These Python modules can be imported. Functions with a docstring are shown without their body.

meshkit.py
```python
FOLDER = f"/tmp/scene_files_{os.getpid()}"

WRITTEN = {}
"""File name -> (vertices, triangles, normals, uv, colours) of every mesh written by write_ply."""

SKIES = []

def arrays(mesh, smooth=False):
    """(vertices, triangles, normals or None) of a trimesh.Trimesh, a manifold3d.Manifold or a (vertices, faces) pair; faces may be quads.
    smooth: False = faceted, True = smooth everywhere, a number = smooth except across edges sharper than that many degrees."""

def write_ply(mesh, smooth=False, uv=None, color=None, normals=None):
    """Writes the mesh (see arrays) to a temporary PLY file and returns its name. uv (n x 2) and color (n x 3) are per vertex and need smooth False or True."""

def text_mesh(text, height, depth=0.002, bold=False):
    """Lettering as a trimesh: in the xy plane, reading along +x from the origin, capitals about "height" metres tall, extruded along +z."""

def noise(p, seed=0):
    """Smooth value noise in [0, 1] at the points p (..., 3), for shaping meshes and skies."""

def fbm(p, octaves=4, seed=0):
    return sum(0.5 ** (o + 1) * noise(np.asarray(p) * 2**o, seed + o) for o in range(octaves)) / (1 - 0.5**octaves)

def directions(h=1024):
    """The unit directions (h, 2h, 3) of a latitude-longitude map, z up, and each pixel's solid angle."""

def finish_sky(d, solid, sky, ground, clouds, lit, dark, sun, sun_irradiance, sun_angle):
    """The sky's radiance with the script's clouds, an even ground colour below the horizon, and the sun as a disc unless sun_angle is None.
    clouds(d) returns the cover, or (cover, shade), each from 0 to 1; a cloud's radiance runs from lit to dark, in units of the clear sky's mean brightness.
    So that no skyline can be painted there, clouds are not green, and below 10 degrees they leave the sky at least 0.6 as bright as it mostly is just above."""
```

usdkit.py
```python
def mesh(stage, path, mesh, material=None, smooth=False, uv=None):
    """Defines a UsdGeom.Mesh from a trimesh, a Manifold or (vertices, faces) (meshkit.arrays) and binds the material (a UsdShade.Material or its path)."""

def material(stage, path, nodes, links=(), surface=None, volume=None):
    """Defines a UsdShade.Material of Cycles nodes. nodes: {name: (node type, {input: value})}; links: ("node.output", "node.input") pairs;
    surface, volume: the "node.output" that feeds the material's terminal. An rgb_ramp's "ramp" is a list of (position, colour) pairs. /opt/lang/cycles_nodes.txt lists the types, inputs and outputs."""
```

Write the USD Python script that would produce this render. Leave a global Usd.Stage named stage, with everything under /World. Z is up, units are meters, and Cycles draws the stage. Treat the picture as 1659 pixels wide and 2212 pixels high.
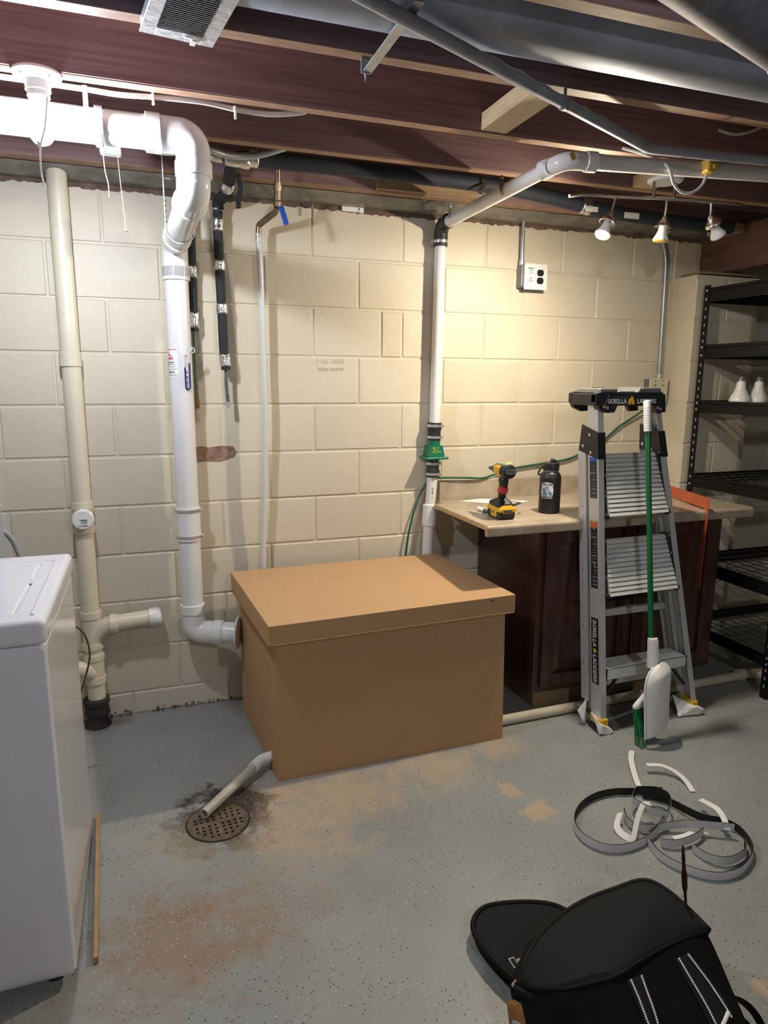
import math, random
import numpy as np, trimesh, manifold3d as m3
from shapely.geometry import Polygon, Point, box as sbox
from pxr import Usd, UsdGeom, Gf, Sdf, UsdShade
import usdkit, meshkit

stage = Usd.Stage.CreateInMemory()
UsdGeom.SetStageUpAxis(stage, UsdGeom.Tokens.z)
UsdGeom.SetStageMetersPerUnit(stage, 1.0)
UsdGeom.Xform.Define(stage, '/World')
UsdGeom.Scope.Define(stage, '/World/Looks')
RNG = random.Random(7)
NPR = np.random.default_rng(11)

# ------------------------------------------------------------------ camera, exposure, light levels
CAM = np.array([-0.90934, -2.92745, 1.42188])
ROT = np.array([[0.94333844, -0.33177899, 0.00593985],
                [-0.05731839, -0.18055075, -0.9818941],
                [0.32684428, 0.92591799, -0.1893375]])      # rows: right, down, forward
cam = UsdGeom.Camera.Define(stage, '/World/camera')
mtx = Gf.Matrix4d(1)
for i, r in enumerate((ROT[0], -ROT[1], -ROT[2], CAM)):
    mtx.SetRow(i, Gf.Vec4d(*map(float, r), 1.0 if i == 3 else 0.0))
cam.AddTransformOp().Set(mtx)
cam.CreateHorizontalApertureAttr(36.0)
cam.CreateVerticalApertureAttr(48.0)
cam.CreateFocalLengthAttr(36.0 * 1468.1 / 1659)
cam.CreateClippingRangeAttr(Gf.Vec2f(0.02, 60))
cam.CreateExposureAttr(0.36)
BULB_LEFT = (760.0, (0.84, 0.89, 1.0))      # bare bulb in the porcelain lampholder by the white pipe
BULB_TRACK = (2300.0, (1.0, 0.86, 0.66))     # flood bulb of the track light
BULB_REAR = (820.0, (0.90, 0.93, 1.0))      # the same kind of bare bulb further back in the basement

# ------------------------------------------------------------------ materials
def lin(r, g, b):
    return tuple(((c / 255) / 12.92 if c / 255 <= .04045 else ((c / 255 + .055) / 1.055) ** 2.4) for c in (r, g, b))

MATS = {}
def mat(name, color, rough=.5, metal=0., spec=.5, bump=0., bscale=80., bdist=.002, vary=0., vscale=6., stretch=(1, 1, 1), color2=None, coat=0., emit=None, trans=0., alpha=1., det=4):
    n = {"p": ("principled_bsdf", {"base_color": color, "roughness": rough, "metallic": metal, "specular_ior_level": spec, "coat_weight": coat, "transmission_weight": trans, "alpha": alpha})}
    L = []
    if emit:
        n["p"][1]["emission_color"] = emit[1]; n["p"][1]["emission_strength"] = emit[0]
    if vary or bump:
        n["g"] = ("geometry", {}); n["m"] = ("mapping", {"scale": stretch}); L.append(("g.position", "m.vector"))
    if vary:
        n["nz"] = ("noise_texture", {"scale": vscale, "detail": det, "roughness": .6}); L.append(("m.vector", "nz.vector"))
        c2 = color2 or tuple(c * (1 - vary) for c in color)
        n["r"] = ("rgb_ramp", {"ramp": [(.32, c2), (.68, color)]}); L += [("nz.fac", "r.fac"), ("r.color", "p.base_color")]
    if bump:
        n["bn"] = ("noise_texture", {"scale": bscale, "detail": 3}); L.append(("m.vector", "bn.vector"))
        n["b"] = ("bump", {"strength": bump, "distance": bdist}); L += [("bn.fac", "b.height"), ("b.normal", "p.normal")]
    MATS[name] = usdkit.material(stage, '/World/Looks/' + name, n, L, surface="p.BSDF")
    return MATS[name]

# painted block wall: cream paint, pits, drips and a worn band low on the wall
def wall_mat(name, col):
    n = {"p": ("principled_bsdf", {"roughness": .48, "specular_ior_level": .4}), "g": ("geometry", {}),
         "n1": ("noise_texture", {"scale": 1.7, "detail": 5}), "r1": ("rgb_ramp", {"ramp": [(.3, tuple(c * .9 for c in col)), (.7, col)]}),
         "v": ("voronoi_texture", {"scale": 75, "randomness": 1}), "rv": ("rgb_ramp", {"ramp": [(.06, (0, 0, 0)), (.16, (1, 1, 1))]}),
         "n2": ("noise_texture", {"scale": 5, "detail": 2}), "r2": ("rgb_ramp", {"ramp": [(.52, (1, 1, 1)), (.6, (0, 0, 0))]}),
         "mx": ("mix", {"mix_type": "lighten", "fac": 1.0}),
         "n3": ("noise_texture", {"scale": 190, "detail": 2}), "n4": ("noise_texture", {"scale": 28, "detail": 4}),
         "b1": ("bump", {"strength": .45, "distance": .003}), "b2": ("bump", {"strength": .28, "distance": .0015}), "b3": ("bump", {"strength": .3, "distance": .006}),
         "n5": ("noise_texture", {"scale": 260, "detail": 0}), "r5": ("rgb_ramp", {"ramp": [(.17, (.50, .45, .38)), (.21, (1, 1, 1))]}), "m5": ("mix", {"mix_type": "multiply", "fac": 1.0})}
    L = [("g.position", "n1.vector"), ("n1.fac", "r1.fac"), ("g.position", "v.vector"), ("v.distance", "rv.fac"), ("g.position", "n2.vector"), ("n2.fac", "r2.fac"),
         ("rv.color", "mx.color1"), ("r2.color", "mx.color2"), ("mx.color", "b1.height"), ("g.position", "n3.vector"), ("n3.fac", "b2.height"), ("g.position", "n4.vector"), ("n4.fac", "b3.height"),
         ("b3.normal", "b1.normal"), ("b1.normal", "b2.normal"), ("b2.normal", "p.normal"), ("g.position", "n5.vector"), ("n5.fac", "r5.fac"), ("r1.color", "m5.color1"), ("r5.color", "m5.color2"), ("m5.color", "p.base_color")]
    MATS[name] = usdkit.material(stage, '/World/Looks/' + name, n, L, surface="p.BSDF")
wall_mat('cream_paint', (.645, .585, .462))
wall_mat('cream_paint_b', (.63, .57, .448))
wall_mat('cream_paint_c', (.658, .60, .478))

# painted concrete floor: grey paint, worn tan patches at their own places, black and white flecks
def floor_mat():
    base, base2, tan, rust = (.315, .332, .318), (.262, .278, .268), (.46, .36, .25), (.27, .175, .11)
    n = {"p": ("principled_bsdf", {"roughness": .42, "specular_ior_level": .45}), "g": ("geometry", {}),
         "n1": ("noise_texture", {"scale": 2.2, "detail": 5}), "r1": ("rgb_ramp", {"ramp": [(.35, base2), (.65, base)]}),
         "n2": ("noise_texture", {"scale": 11, "detail": 8, "roughness": .68}), "n2s": ("map_range", {"from_min": .3, "from_max": .7, "to_min": 0, "to_max": .45, "clamp": True})}
    L = [("g.position", "n1.vector"), ("n1.fac", "r1.fac"), ("g.position", "n2.vector"), ("n2.fac", "n2s.value")]
    last = "r1.color"
    # (x, y, radius, colour, strength, sharpness)
    spots = [(-.62, -.84, .30, tan, .9, 0), (-.75, -.862, .20, (.040, .032, .025), .93, 2), (-.70, -.79, .15, (.05, .042, .034), .9, 2), (-.30, -.84, .32, tan, .75, 0), (-.50, -1.02, .30, tan, .6, 0), (-.86, -.95, .22, (.36, .33, .25), .6, 0),
             (-.93, -1.34, .32, rust, .75, 0), (-.70, -1.30, .26, rust, .5, 0), (.28, -1.16, .10, tan, .9, 1), (.24, -1.03, .075, tan, .8, 1), (.52, -1.98, .10, tan, .95, 1), (.42, -1.93, .05, tan, .8, 1), (.55, -2.2, .1, tan, .8, 1),
             (-1.22, -1.62, .2, rust, .7, 0), (-1.17, -.03, .17, (.16, .10, .06), .9, 0), (-.55, -.04, .18, (.16, .13, .11), .55, 0), (.05, -.80, .24, tan, .7, 0), (.35, -.75, .16, tan, .6, 0)]
    for i, (x, y, r, c, s, sharp) in enumerate(spots):
        n[f"d{i}"] = ("vector_math", {"math_type": "distance", "vector2": (x, y, 0)}); L.append(("g.position", f"d{i}.vector1"))
        n[f"q{i}"] = ("map_range", {"from_min": r * (1.5 if sharp else 1.25), "from_max": r * (.0 if sharp else .1), "to_min": 0, "to_max": .62, "clamp": True}); L.append((f"d{i}.value", f"q{i}.value"))
        n[f"a{i}"] = ("math", {"math_type": "add"}); L += [(f"q{i}.result", f"a{i}.value1"), ("n2s.result", f"a{i}.value2")]
        n[f"t{i}"] = ("map_range", {"from_min": (.46, .60, .455)[sharp], "from_max": (.80, .68, .60)[sharp], "to_min": 0, "to_max": s, "clamp": True}); L.append((f"a{i}.value", f"t{i}.value"))
        n[f"x{i}"] = ("mix", {"mix_type": "mix", "color2": c}); L += [(f"t{i}.result", f"x{i}.fac"), (last, f"x{i}.color1")]
        last = f"x{i}.color"
    for k, (sc, th, col, seed) in enumerate(((38, .07, (.62, .62, .58), 3.3), (34, .072, (.02, .02, .022), 9.1), (95, .14, (.55, .55, .52), 5.7), (85, .15, (.03, .03, .03), 1.9))):
        n[f"mp{k}"] = ("mapping", {"location": (seed, seed * 2, 0)}); L.append(("g.position", f"mp{k}.vector"))
        n[f"v{k}"] = ("voronoi_texture", {"scale": sc}); L.append((f"mp{k}.vector", f"v{k}.vector"))
        n[f"w{k}"] = ("math", {"math_type": "less_than", "value2": th}); L.append((f"v{k}.distance", f"w{k}.value1"))
        n[f"nn{k}"] = ("noise_texture", {"scale": 2.6 + k, "detail": 2}); L.append((f"mp{k}.vector", f"nn{k}.vector"))
        n[f"wn{k}"] = ("math", {"math_type": "greater_than", "value2": .47}); L.append((f"nn{k}.fac", f"wn{k}.value1"))
        n[f"wm{k}"] = ("math", {"math_type": "multiply"}); L += [(f"w{k}.value", f"wm{k}.value1"), (f"wn{k}.value", f"wm{k}.value2")]
        n[f"y{k}"] = ("mix", {"mix_type": "mix", "color2": col}); L += [(f"wm{k}.value", f"y{k}.fac"), (last, f"y{k}.color1")]
        last = f"y{k}.color"
    n["bn"] = ("noise_texture", {"scale": 60, "detail": 5}); n["b"] = ("bump", {"strength": .12, "distance": .003})
    L += [("g.position", "bn.vector"), ("bn.fac", "b.height"), ("b.normal", "p.normal"), (last, "p.base_color")]
    MATS['floor_paint'] = usdkit.material(stage, '/World/Looks/floor_paint', n, L, surface="p.BSDF")
floor_mat()

mat('joist_wood', (.285, .18, .185), .62, vary=.5, vscale=5, stretch=(.5, 9, 22), color2=(.16, .092, .10), bump=.25, bscale=14)
mat('joist_wood_b', (.31, .195, .195), .62, vary=.5, vscale=5, stretch=(.5, 9, 22), color2=(.175, .102, .108), bump=.25, bscale=14)
mat('joist_worn_edge', (.36, .225, .14), .6, vary=.4, vscale=8, stretch=(2.5, 9, 9), color2=(.24, .13, .085))
mat('beam_wood', (.155, .082, .060), .55, vary=.6, vscale=3.2, stretch=(3, .9, 7), color2=(.06, .03, .026), bump=.2, bscale=20, det=7)
mat('pale_wood', (.56, .42, .25), .6, vary=.3, vscale=9, stretch=(9, 1, 9), bump=.1, bscale=60)
mat('old_pale_wood', (.36, .235, .13), .6, vary=.4, vscale=6, stretch=(1, 9, 12))
mat('subfloor_wood', (.30, .20, .13), .7, vary=.4, vscale=3, stretch=(4, 1, 1))
mat('pvc_white', (.72, .72, .715), .22, spec=.5, bump=.03, bscale=25)
mat('pvc_fitting', (.75, .75, .755), .16, spec=.55)
mat('pvc_beige', (.66, .60, .475), .38, bump=.08, bscale=40, vary=.08, vscale=12)
mat('pvc_dirty', (.58, .54, .45), .4, vary=.35, vscale=9)
mat('rubber_black', (.018, .018, .02), .5)
mat('foam_black', (.014, .016, .021), .75, bump=.25, bscale=60)
mat('foam_blue_black', (.02, .026, .04), .7, bump=.25, bscale=60)
mat('foil', (.82, .82, .83), .22, metal=1, bump=.9, bscale=55, bdist=.006)
mat('plate_silver', (.62, .62, .64), .4, metal=.5, bump=.8, bscale=45, bdist=.004)
mat('steel', (.66, .66, .65), .32, metal=.8)
mat('zinc', (.46, .49, .54), .42, metal=.8, vary=.25, vscale=14)
mat('galvanized', (.37, .42, .52), .58, metal=.55, vary=.3, vscale=5, bump=.06, bscale=8)
mat('pipe_blue_grey', (.46, .50, .60), .5, metal=.3, vary=.25, vscale=20)
mat('galvanized_dark', (.17, .175, .215), .65, metal=.4, vary=.4, vscale=30)
mat('aluminium', (.68, .685, .69), .42, metal=.4, vary=.12, vscale=20, stretch=(12, 12, .6))
mat('aluminium_tread', (.80, .82, .80), .45, metal=.2, vary=.1, vscale=18, stretch=(.6, 9, 9))
mat('chrome', (.72, .71, .69), .14, metal=1)
mat('brass_old', (.30, .22, .15), .42, metal=.85, vary=.4, vscale=40)
mat('copper_old', (.33, .17, .09), .4, metal=.9, vary=.4, vscale=40)
mat('copper_green', (.16, .20, .16), .45, metal=.6, vary=.5, vscale=60)
mat('blue_plastic', (.02, .09, .50), .35)
mat('clear_tube', (.76, .78, .76), .18, spec=.6, trans=.25)
mat('cardboard', (.50, .315, .165), .72, spec=.2, vary=.06, vscale=30, stretch=(1, 1, 1), bump=.04, bscale=150)
mat('cardboard_edge', (.40, .23, .10), .8, spec=.2)
mat('black_ink', (.012, .012, .014), .6)
mat('dark_hole', (.006, .005, .005), .8)
mat('white_enamel', (.77, .775, .83), .14, spec=.5, coat=.3)
mat('grey_plastic', (.30, .33, .36), .35)
mat('grey_plastic_light', (.47, .50, .52), .35)
mat('laminate', (.47, .40, .30), .3, vary=.35, vscale=11, color2=(.33, .27, .20), det=8)
mat('particle_board', (.55, .385, .20), .75, vary=.2, vscale=60)
mat('cherry_wood', (.078, .026, .02), .3, coat=.25, vary=.4, vscale=4, stretch=(9, 9, .8))
mat('base_wood', (.33, .225, .13), .7, vary=.4, vscale=8)
mat('shelf_black', (.0045, .0048, .006), .5, metal=.0, spec=.25)
mat('wire_grey', (.30, .30, .30), .35, metal=1)
mat('bulb_white', (.84, .84, .83), .3)
mat('porcelain', (.82, .82, .81), .15)
mat('string_white', (.75, .74, .70), .8)
mat('cable_white', (.70, .69, .66), .45)
mat('plastic_yellow', (.72, .46, .07), .4)
mat('outlet_white', (.74, .75, .75), .3)
mat('outlet_ivory', (.62, .57, .40), .35)
mat('outlet_black', (.015, .016, .02), .3)
mat('box_grey', (.20, .205, .225), .4, metal=.6)
mat('valve_green', (.006, .155, .085), .3)
mat('ink_yellow', (.68, .62, .05), .5)
mat('ink_red', (.55, .05, .07), .5)
mat('ink_pink', (.55, .13, .24), .5)
mat('ink_grey', (.16, .16, .17), .6)
mat('ink_faint', (.44, .40, .33), .8)
mat('ink_blue', (.012, .014, .13), .4)
mat('sticker_white', (.78, .79, .83), .35)
mat('sticker_yellow', (.66, .43, .10), .5)
mat('paper_white', (.82, .82, .80), .7)
mat('tape_grey', (.36, .35, .36), .5)
mat('drill_yellow', (.74, .42, .02), .38)
mat('drill_black', (.014, .015, .017), .45)
mat('drill_grey', (.07, .075, .08), .4)
mat('drill_red', (.46, .035, .05), .5)
mat('drill_green', (.22, .25, .15), .5)
mat('bottle_black', (.010, .011, .013), .42)
mat('sticker_blue', (.10, .25, .55), .4)
mat('sticker_lilac', (.60, .56, .64), .4)
mat('ladder_black', (.013, .014, .017), .45)
mat('ladder_tray', (.33, .345, .345), .3, metal=.8)
mat('ladder_yellow', (.78, .47, .015), .4)
mat('ladder_orange', (.62, .16, .04), .45)
mat('ladder_label', (.02, .021, .025), .4)
mat('broom_green', (.004, .125, .032), .25, coat=.3)
mat('bristle_green', (.008, .20, .06), .4)
mat('bristle_tip', (.13, .30, .14), .6)
mat('plastic_white', (.78, .78, .77), .3)
mat('square_orange', (.55, .12, .05), .4, vary=.25, vscale=40)
mat('cord_green', (.012, .10, .05), .4)
mat('grate_metal', (.23, .18, .14), .6, metal=.5, vary=.5, vscale=22, color2=(.10, .07, .05))
mat('iron_black', (.025, .02, .018), .6, vary=.5, vscale=30, bump=.4, bscale=60)
mat('sheeting', (.21, .20, .17), .2, spec=.7, vary=.6, vscale=9, bump=.7, bscale=16, bdist=.012, color2=(.095, .085, .075))
mat('mortar', (.19, .12, .10), .9, vary=.5, vscale=18, bump=.8, bscale=40, bdist=.01)
mat('bare_brick', (.34, .225, .16), .9, vary=.6, vscale=38, color2=(.16, .085, .06), bump=.9, bscale=70, bdist=.006)
mat('tape_foam_black', (.012, .012, .013), .7)
mat('tape_backing', (.62, .61, .62), .4)
mat('bag_black', (.0045, .005, .0055), .85, spec=.15, bump=.35, bscale=260, bdist=.001)
mat('bag_panel', (.0115, .0128, .014), .8, spec=.2, bump=.3, bscale=260, bdist=.001)
mat('bag_trim', (.003, .003, .0035), .65, spec=.2)
mat('reflective', (.92, .93, .88), .3, spec=.8)
mat('leather_tan', (.34, .145, .035), .45, vary=.3, vscale=25)
mat('rod_red', (.06, .018, .015), .4, metal=.4)
mat('stick_wood', (.44, .30, .14), .65, vary=.3, vscale=20)
mat('lens_amber', (.75, .5, .12), .3)
mat('gfci', (.80, .81, .81), .25)

# ------------------------------------------------------------------ prim helpers
USED = {}
def numbered(path):
    k = USED.get(path, -1) + 1
    USED[path] = k
    return path if k == 0 else f"{path}_{k:03d}"

LOC = {}
def tag(prim, label=None, cat=None, group=None, kind=None):
    for k, v in (('label', label), ('category', cat), ('group', group), ('kind', kind)):
        if v: prim.SetCustomDataByKey(k, v)

def thing(name, label, cat, loc, group=None, kind=None):
    path = numbered('/World/' + name)
    x = UsdGeom.Xform.Define(stage, path)
    x.AddTranslateOp().Set(Gf.Vec3d(*map(float, loc)))
    LOC[path] = np.array(loc, float)
    tag(x.GetPrim(), label, cat, group, kind)
    return path

def structure(name):
    path = numbered('/World/' + name)
    x = UsdGeom.Xform.Define(stage, path)
    LOC[path] = np.zeros(3)
    tag(x.GetPrim(), None, None, None, 'structure')
    return path

def obj(parent, name, mesh, m, smooth=35, label=None, kind=None):
    path = numbered(f"{parent or '/World'}/{name}")
    off = LOC.get(parent, np.zeros(3))
    LOC[path] = off
    v, f, nn = meshkit.arrays(mesh, smooth)
    top = np.zeros(3)
    if parent and UsdGeom.Mesh.Get(stage, parent): top = np.zeros(3)
    me = trimesh.Trimesh(v - off, f, process=False)
    p = usdkit.mesh(stage, path, me, MATS[m], smooth=False)
    if nn is not None:
        from pxr import Vt
        p.CreateNormalsAttr(Vt.Vec3fArray.FromNumpy(nn.astype(np.float32))); p.SetNormalsInterpolation('vertex')
    tag(p.GetPrim(), label, None, None, kind)
    return path

def single(name, mesh, m, label, cat, smooth=35, group=None, kind=None):
    p = obj(None, name, mesh, m, smooth)
    tag(stage.GetPrimAtPath(p), label, cat, group, kind)
    return p

# ------------------------------------------------------------------ mesh helpers (all in world metres)
V = lambda *a: np.array(a, float)
def unit(v):
    v = np.asarray(v, float); return v / max(np.linalg.norm(v), 1e-12)

def cat(*ms):
    ms = [m for q in ms for m in (q if isinstance(q, (list, tuple)) else [q])]
    return trimesh.util.concatenate(ms)

def box(x0, x1, y0, y1, z0, z1, c=0.):
    return obox(((x0 + x1) / 2, (y0 + y1) / 2, (z0 + z1) / 2), (abs(x1 - x0), abs(y1 - y0), abs(z1 - z0)), c=c)

def obox(center, size, ax=None, c=0.):
    h = np.asarray(size, float) / 2
    if c <= 0:
        m = trimesh.creation.box(extents=np.asarray(size, float)); p = None
    else:
        c = min(c, h.min() * .95)
        pts = []
        for sx in (-1, 1):
            for sy in (-1, 1):
                for sz in (-1, 1):
                    s = V(sx, sy, sz)
                    for k in range(3):
                        q = h.copy() - c; q[k] = h[k]; pts.append(s * q)
        m = trimesh.convex.convex_hull(np.array(pts))
    v = np.array(m.vertices)
    if ax is not None:
        v = v @ np.array(ax, float)
    return trimesh.Trimesh(v + np.asarray(center, float), m.faces, process=False)

def hull(pts):
    return trimesh.convex.convex_hull(np.asarray(pts, float))

def rbox(x0, x1, y0, y1, z0, z1, r, seg=10):
    s = m3.Manifold.sphere(r, seg)
    ms = [s.translate((x, y, z)) for x in (x0 + r, x1 - r) for y in (y0 + r, y1 - r) for z in (z0 + r, z1 - r)]
    me = m3.Manifold.batch_hull(ms).to_mesh()
    return trimesh.Trimesh(me.vert_properties[:, :3], me.tri_verts, process=False)

def blob(pts, refine=.02, iters=6):
    """Hull of spheres (x, y, z, r), refined and smoothed."""
    ms = [m3.Manifold.sphere(r, 16).translate((x, y, z)) for x, y, z, r in pts]
    me = m3.Manifold.batch_hull(ms).refine_to_length(refine).to_mesh()
    t = trimesh.Trimesh(me.vert_properties[:, :3], me.tri_verts, process=True)
    trimesh.smoothing.filter_taubin(t, iterations=iters)
    return t

def frame(d):
    d = unit(d); a = V(0, 0, 1) if abs(d[2]) < .9 else V(1, 0, 0)
    u = unit(np.cross(a, d)); return u, np.cross(d, u), d

def lathe(p0, d, prof, n=28, closed=True):
    """prof: (radius, height) pairs along d from p0."""
    u, w, d = frame(d); p0 = np.asarray(p0, float)
    a = np.linspace(0, 2 * np.pi, n, endpoint=False)
    ring = np.cos(a)[:, None] * u + np.sin(a)[:, None] * w
    v, f = [], []
    for r, h in prof: v.append(p0 + d * h + ring * max(r, 1e-5))
    v = np.concatenate(v)
    for i in range(len(prof) - 1):
        for j in range(n):
            k = (j + 1) % n; A, B, C, D = i * n + j, i * n + k, (i + 1) * n + k, (i + 1) * n + j
            f += [(A, B, C), (A, C, D)]
    if closed:
        for i, flip in ((0, True), (len(prof) - 1, False)):
            v = np.vstack([v, p0 + d * prof[i][1]]); c = len(v) - 1
            for j in range(n):
                A, B = i * n + j, i * n + (j + 1) % n
                f.append((B, A, c) if flip else (A, B, c))
    return trimesh.Trimesh(v, f, process=False)

def cyl(p0, p1, r, r2=None, n=24):
    p0, p1 = np.asarray(p0, float), np.asarray(p1, float); h = np.linalg.norm(p1 - p0)
    return lathe(p0, p1 - p0, [(r, 0), (r if r2 is None else r2, h)], n)

def fillet(path, r, k=8):
    P = [np.asarray(p, float) for p in path]; out = [P[0]]
    for i in range(1, len(P) - 1):
        a, b = unit(P[i - 1] - P[i]), unit(P[i + 1] - P[i])
        ang = math.acos(np.clip(a @ b, -1, 1))
        if ang > math.pi - .02: out.append(P[i]); continue
        t = min(r / math.tan(ang / 2), .49 * np.linalg.norm(P[i - 1] - P[i]), .49 * np.linalg.norm(P[i + 1] - P[i]))
        rr = t * math.tan(ang / 2); c = P[i] + unit(a + b) * (rr / math.sin(ang / 2))
        s, e = P[i] + a * t - c, P[i] + b * t - c
        om = math.acos(np.clip(unit(s) @ unit(e), -1, 1))
        for q in np.linspace(0, 1, k):
            out.append(c + (math.sin((1 - q) * om) * s + math.sin(q * om) * e) / max(math.sin(om), 1e-9))
    out.append(P[-1]); return np.array(out)

def spline(pts, k=8):
    P = np.asarray(pts, float); Q = np.vstack([2 * P[0] - P[1], P, 2 * P[-1] - P[-2]]); out = []
    for i in range(1, len(Q) - 2):
        for t in np.linspace(0, 1, k, endpoint=False):
            out.append(.5 * ((2 * Q[i]) + (-Q[i - 1] + Q[i + 1]) * t + (2 * Q[i - 1] - 5 * Q[i] + 4 * Q[i + 1] - Q[i + 2]) * t * t + (-Q[i - 1] + 3 * Q[i] - 3 * Q[i + 1] + Q[i + 2]) * t ** 3))
    out.append(P[-1]); return np.array(out)

def frames(P):
    T = np.gradient(P, axis=0); T /= np.maximum(np.linalg.norm(T, axis=1, keepdims=True), 1e-12)
    u = frame(T[0])[0]; U = []
    for t in T:
        u = unit(u - t * (u @ t)); U.append(u)
    U = np.array(U); return T, U, np.cross(T, U)

def tube(path, r, n=16, cap=True):
    P = np.asarray(path, float); T, U, W = frames(P)
    R = np.broadcast_to(np.asarray(r, float), (len(P),))
    a = np.linspace(0, 2 * np.pi, n, endpoint=False)
    v = (P[:, None] + R[:, None, None] * (np.cos(a)[None, :, None] * U[:, None] + np.sin(a)[None, :, None] * W[:, None])).reshape(-1, 3)
    f = []
    for i in range(len(P) - 1):
        for j in range(n):
            k = (j + 1) % n; A, B, C, D = i * n + j, i * n + k, (i + 1) * n + k, (i + 1) * n + j
            f += [(A, B, C), (A, C, D)]
    if cap:
        v = np.vstack([v, P[0], P[-1]]); c0, c1 = len(v) - 2, len(v) - 1; o = (len(P) - 1) * n
        for j in range(n):
            k = (j + 1) % n; f += [(k, j, c0), (o + j, o + k, c1)]
    return trimesh.Trimesh(v, f, process=False)

def prism(poly, o, xd, yd, depth):
    """Extrude a 2-D outline (points or shapely polygon) placed at o with axes xd, yd; depth along xd x yd."""
    g = poly if hasattr(poly, 'exterior') else Polygon(poly)
    m = trimesh.creation.extrude_polygon(g, abs(depth), engine='earcut')
    return place(m, o, xd, yd, flip=depth < 0)

def place(m, o, xd, yd, flip=False):
    xd, yd = unit(xd), unit(yd); zd = np.cross(xd, yd) * (-1 if flip else 1)
    v = np.asarray(m.vertices); w = np.asarray(o, float) + v[:, :1] * xd + v[:, 1:2] * yd + v[:, 2:] * zd
    return trimesh.Trimesh(w, m.faces[:, ::-1] if flip else m.faces, process=False)

def text(s, h, o, xd, yd, depth=.0006, bold=False, width=None, center=False):
    m = meshkit.text_mesh(s, h, depth, bold); v = np.array(m.vertices)
    if width: v[:, 0] *= width / (v[:, 0].max() - v[:, 0].min())
    if center: v[:, 0] -= (v[:, 0].max() + v[:, 0].min()) / 2
    m.vertices = v
    return place(m, o, xd, yd)

def wrapped(m, cx, cy, R, ang0, z0, lift=.0006):
    """Bend a mesh in the xy plane (x across, y up) round a vertical cylinder; ang0 = direction of x=0, seen from outside x runs counter-clockwise."""
    v = np.asarray(m.vertices); a = ang0 + v[:, 0] / R; rr = R + lift + v[:, 2]
    w = np.stack([cx + rr * np.cos(a), cy + rr * np.sin(a), z0 + v[:, 1]], 1)
    return trimesh.Trimesh(w, m.faces, process=False)

def pseudo(n, h, w, o=(0, 0, 0), xd=(1, 0, 0), yd=(0, 1, 0), depth=.0005, seed=1):
    """Print too small to read in the photograph: a row of n letter-like stroke clusters."""
    r = random.Random(seed); out = []; cw = w / n; t = h * .17
    for i in range(n):
        if i and r.random() < .12: continue
        x = i * cw; ww = cw * .72
        for a in ([sbox(x, 0, x + t, h)] if r.random() < .8 else []) + ([sbox(x + ww - t, r.choice([0, h * .4]), x + ww, h)] if r.random() < .5 else []) + [sbox(x, q, x + ww, q + t) for q in (0, h * .42, h - t) if r.random() < .55]:
            out.append(trimesh.creation.extrude_polygon(a, depth, engine='earcut'))
    return place(cat(out), o, xd, yd)

def gridpatch(w, h, nx, ny, x0=0., y0=0., t=.0006):
    """Fine thin rectangle in the xy plane, for wrapping."""
    X, Y = np.meshgrid(np.linspace(x0, x0 + w, nx + 1), np.linspace(y0, y0 + h, ny + 1), indexing='ij')
    return surf(np.stack([X, Y, np.zeros_like(X)], -1), (0, 0, t))

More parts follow.
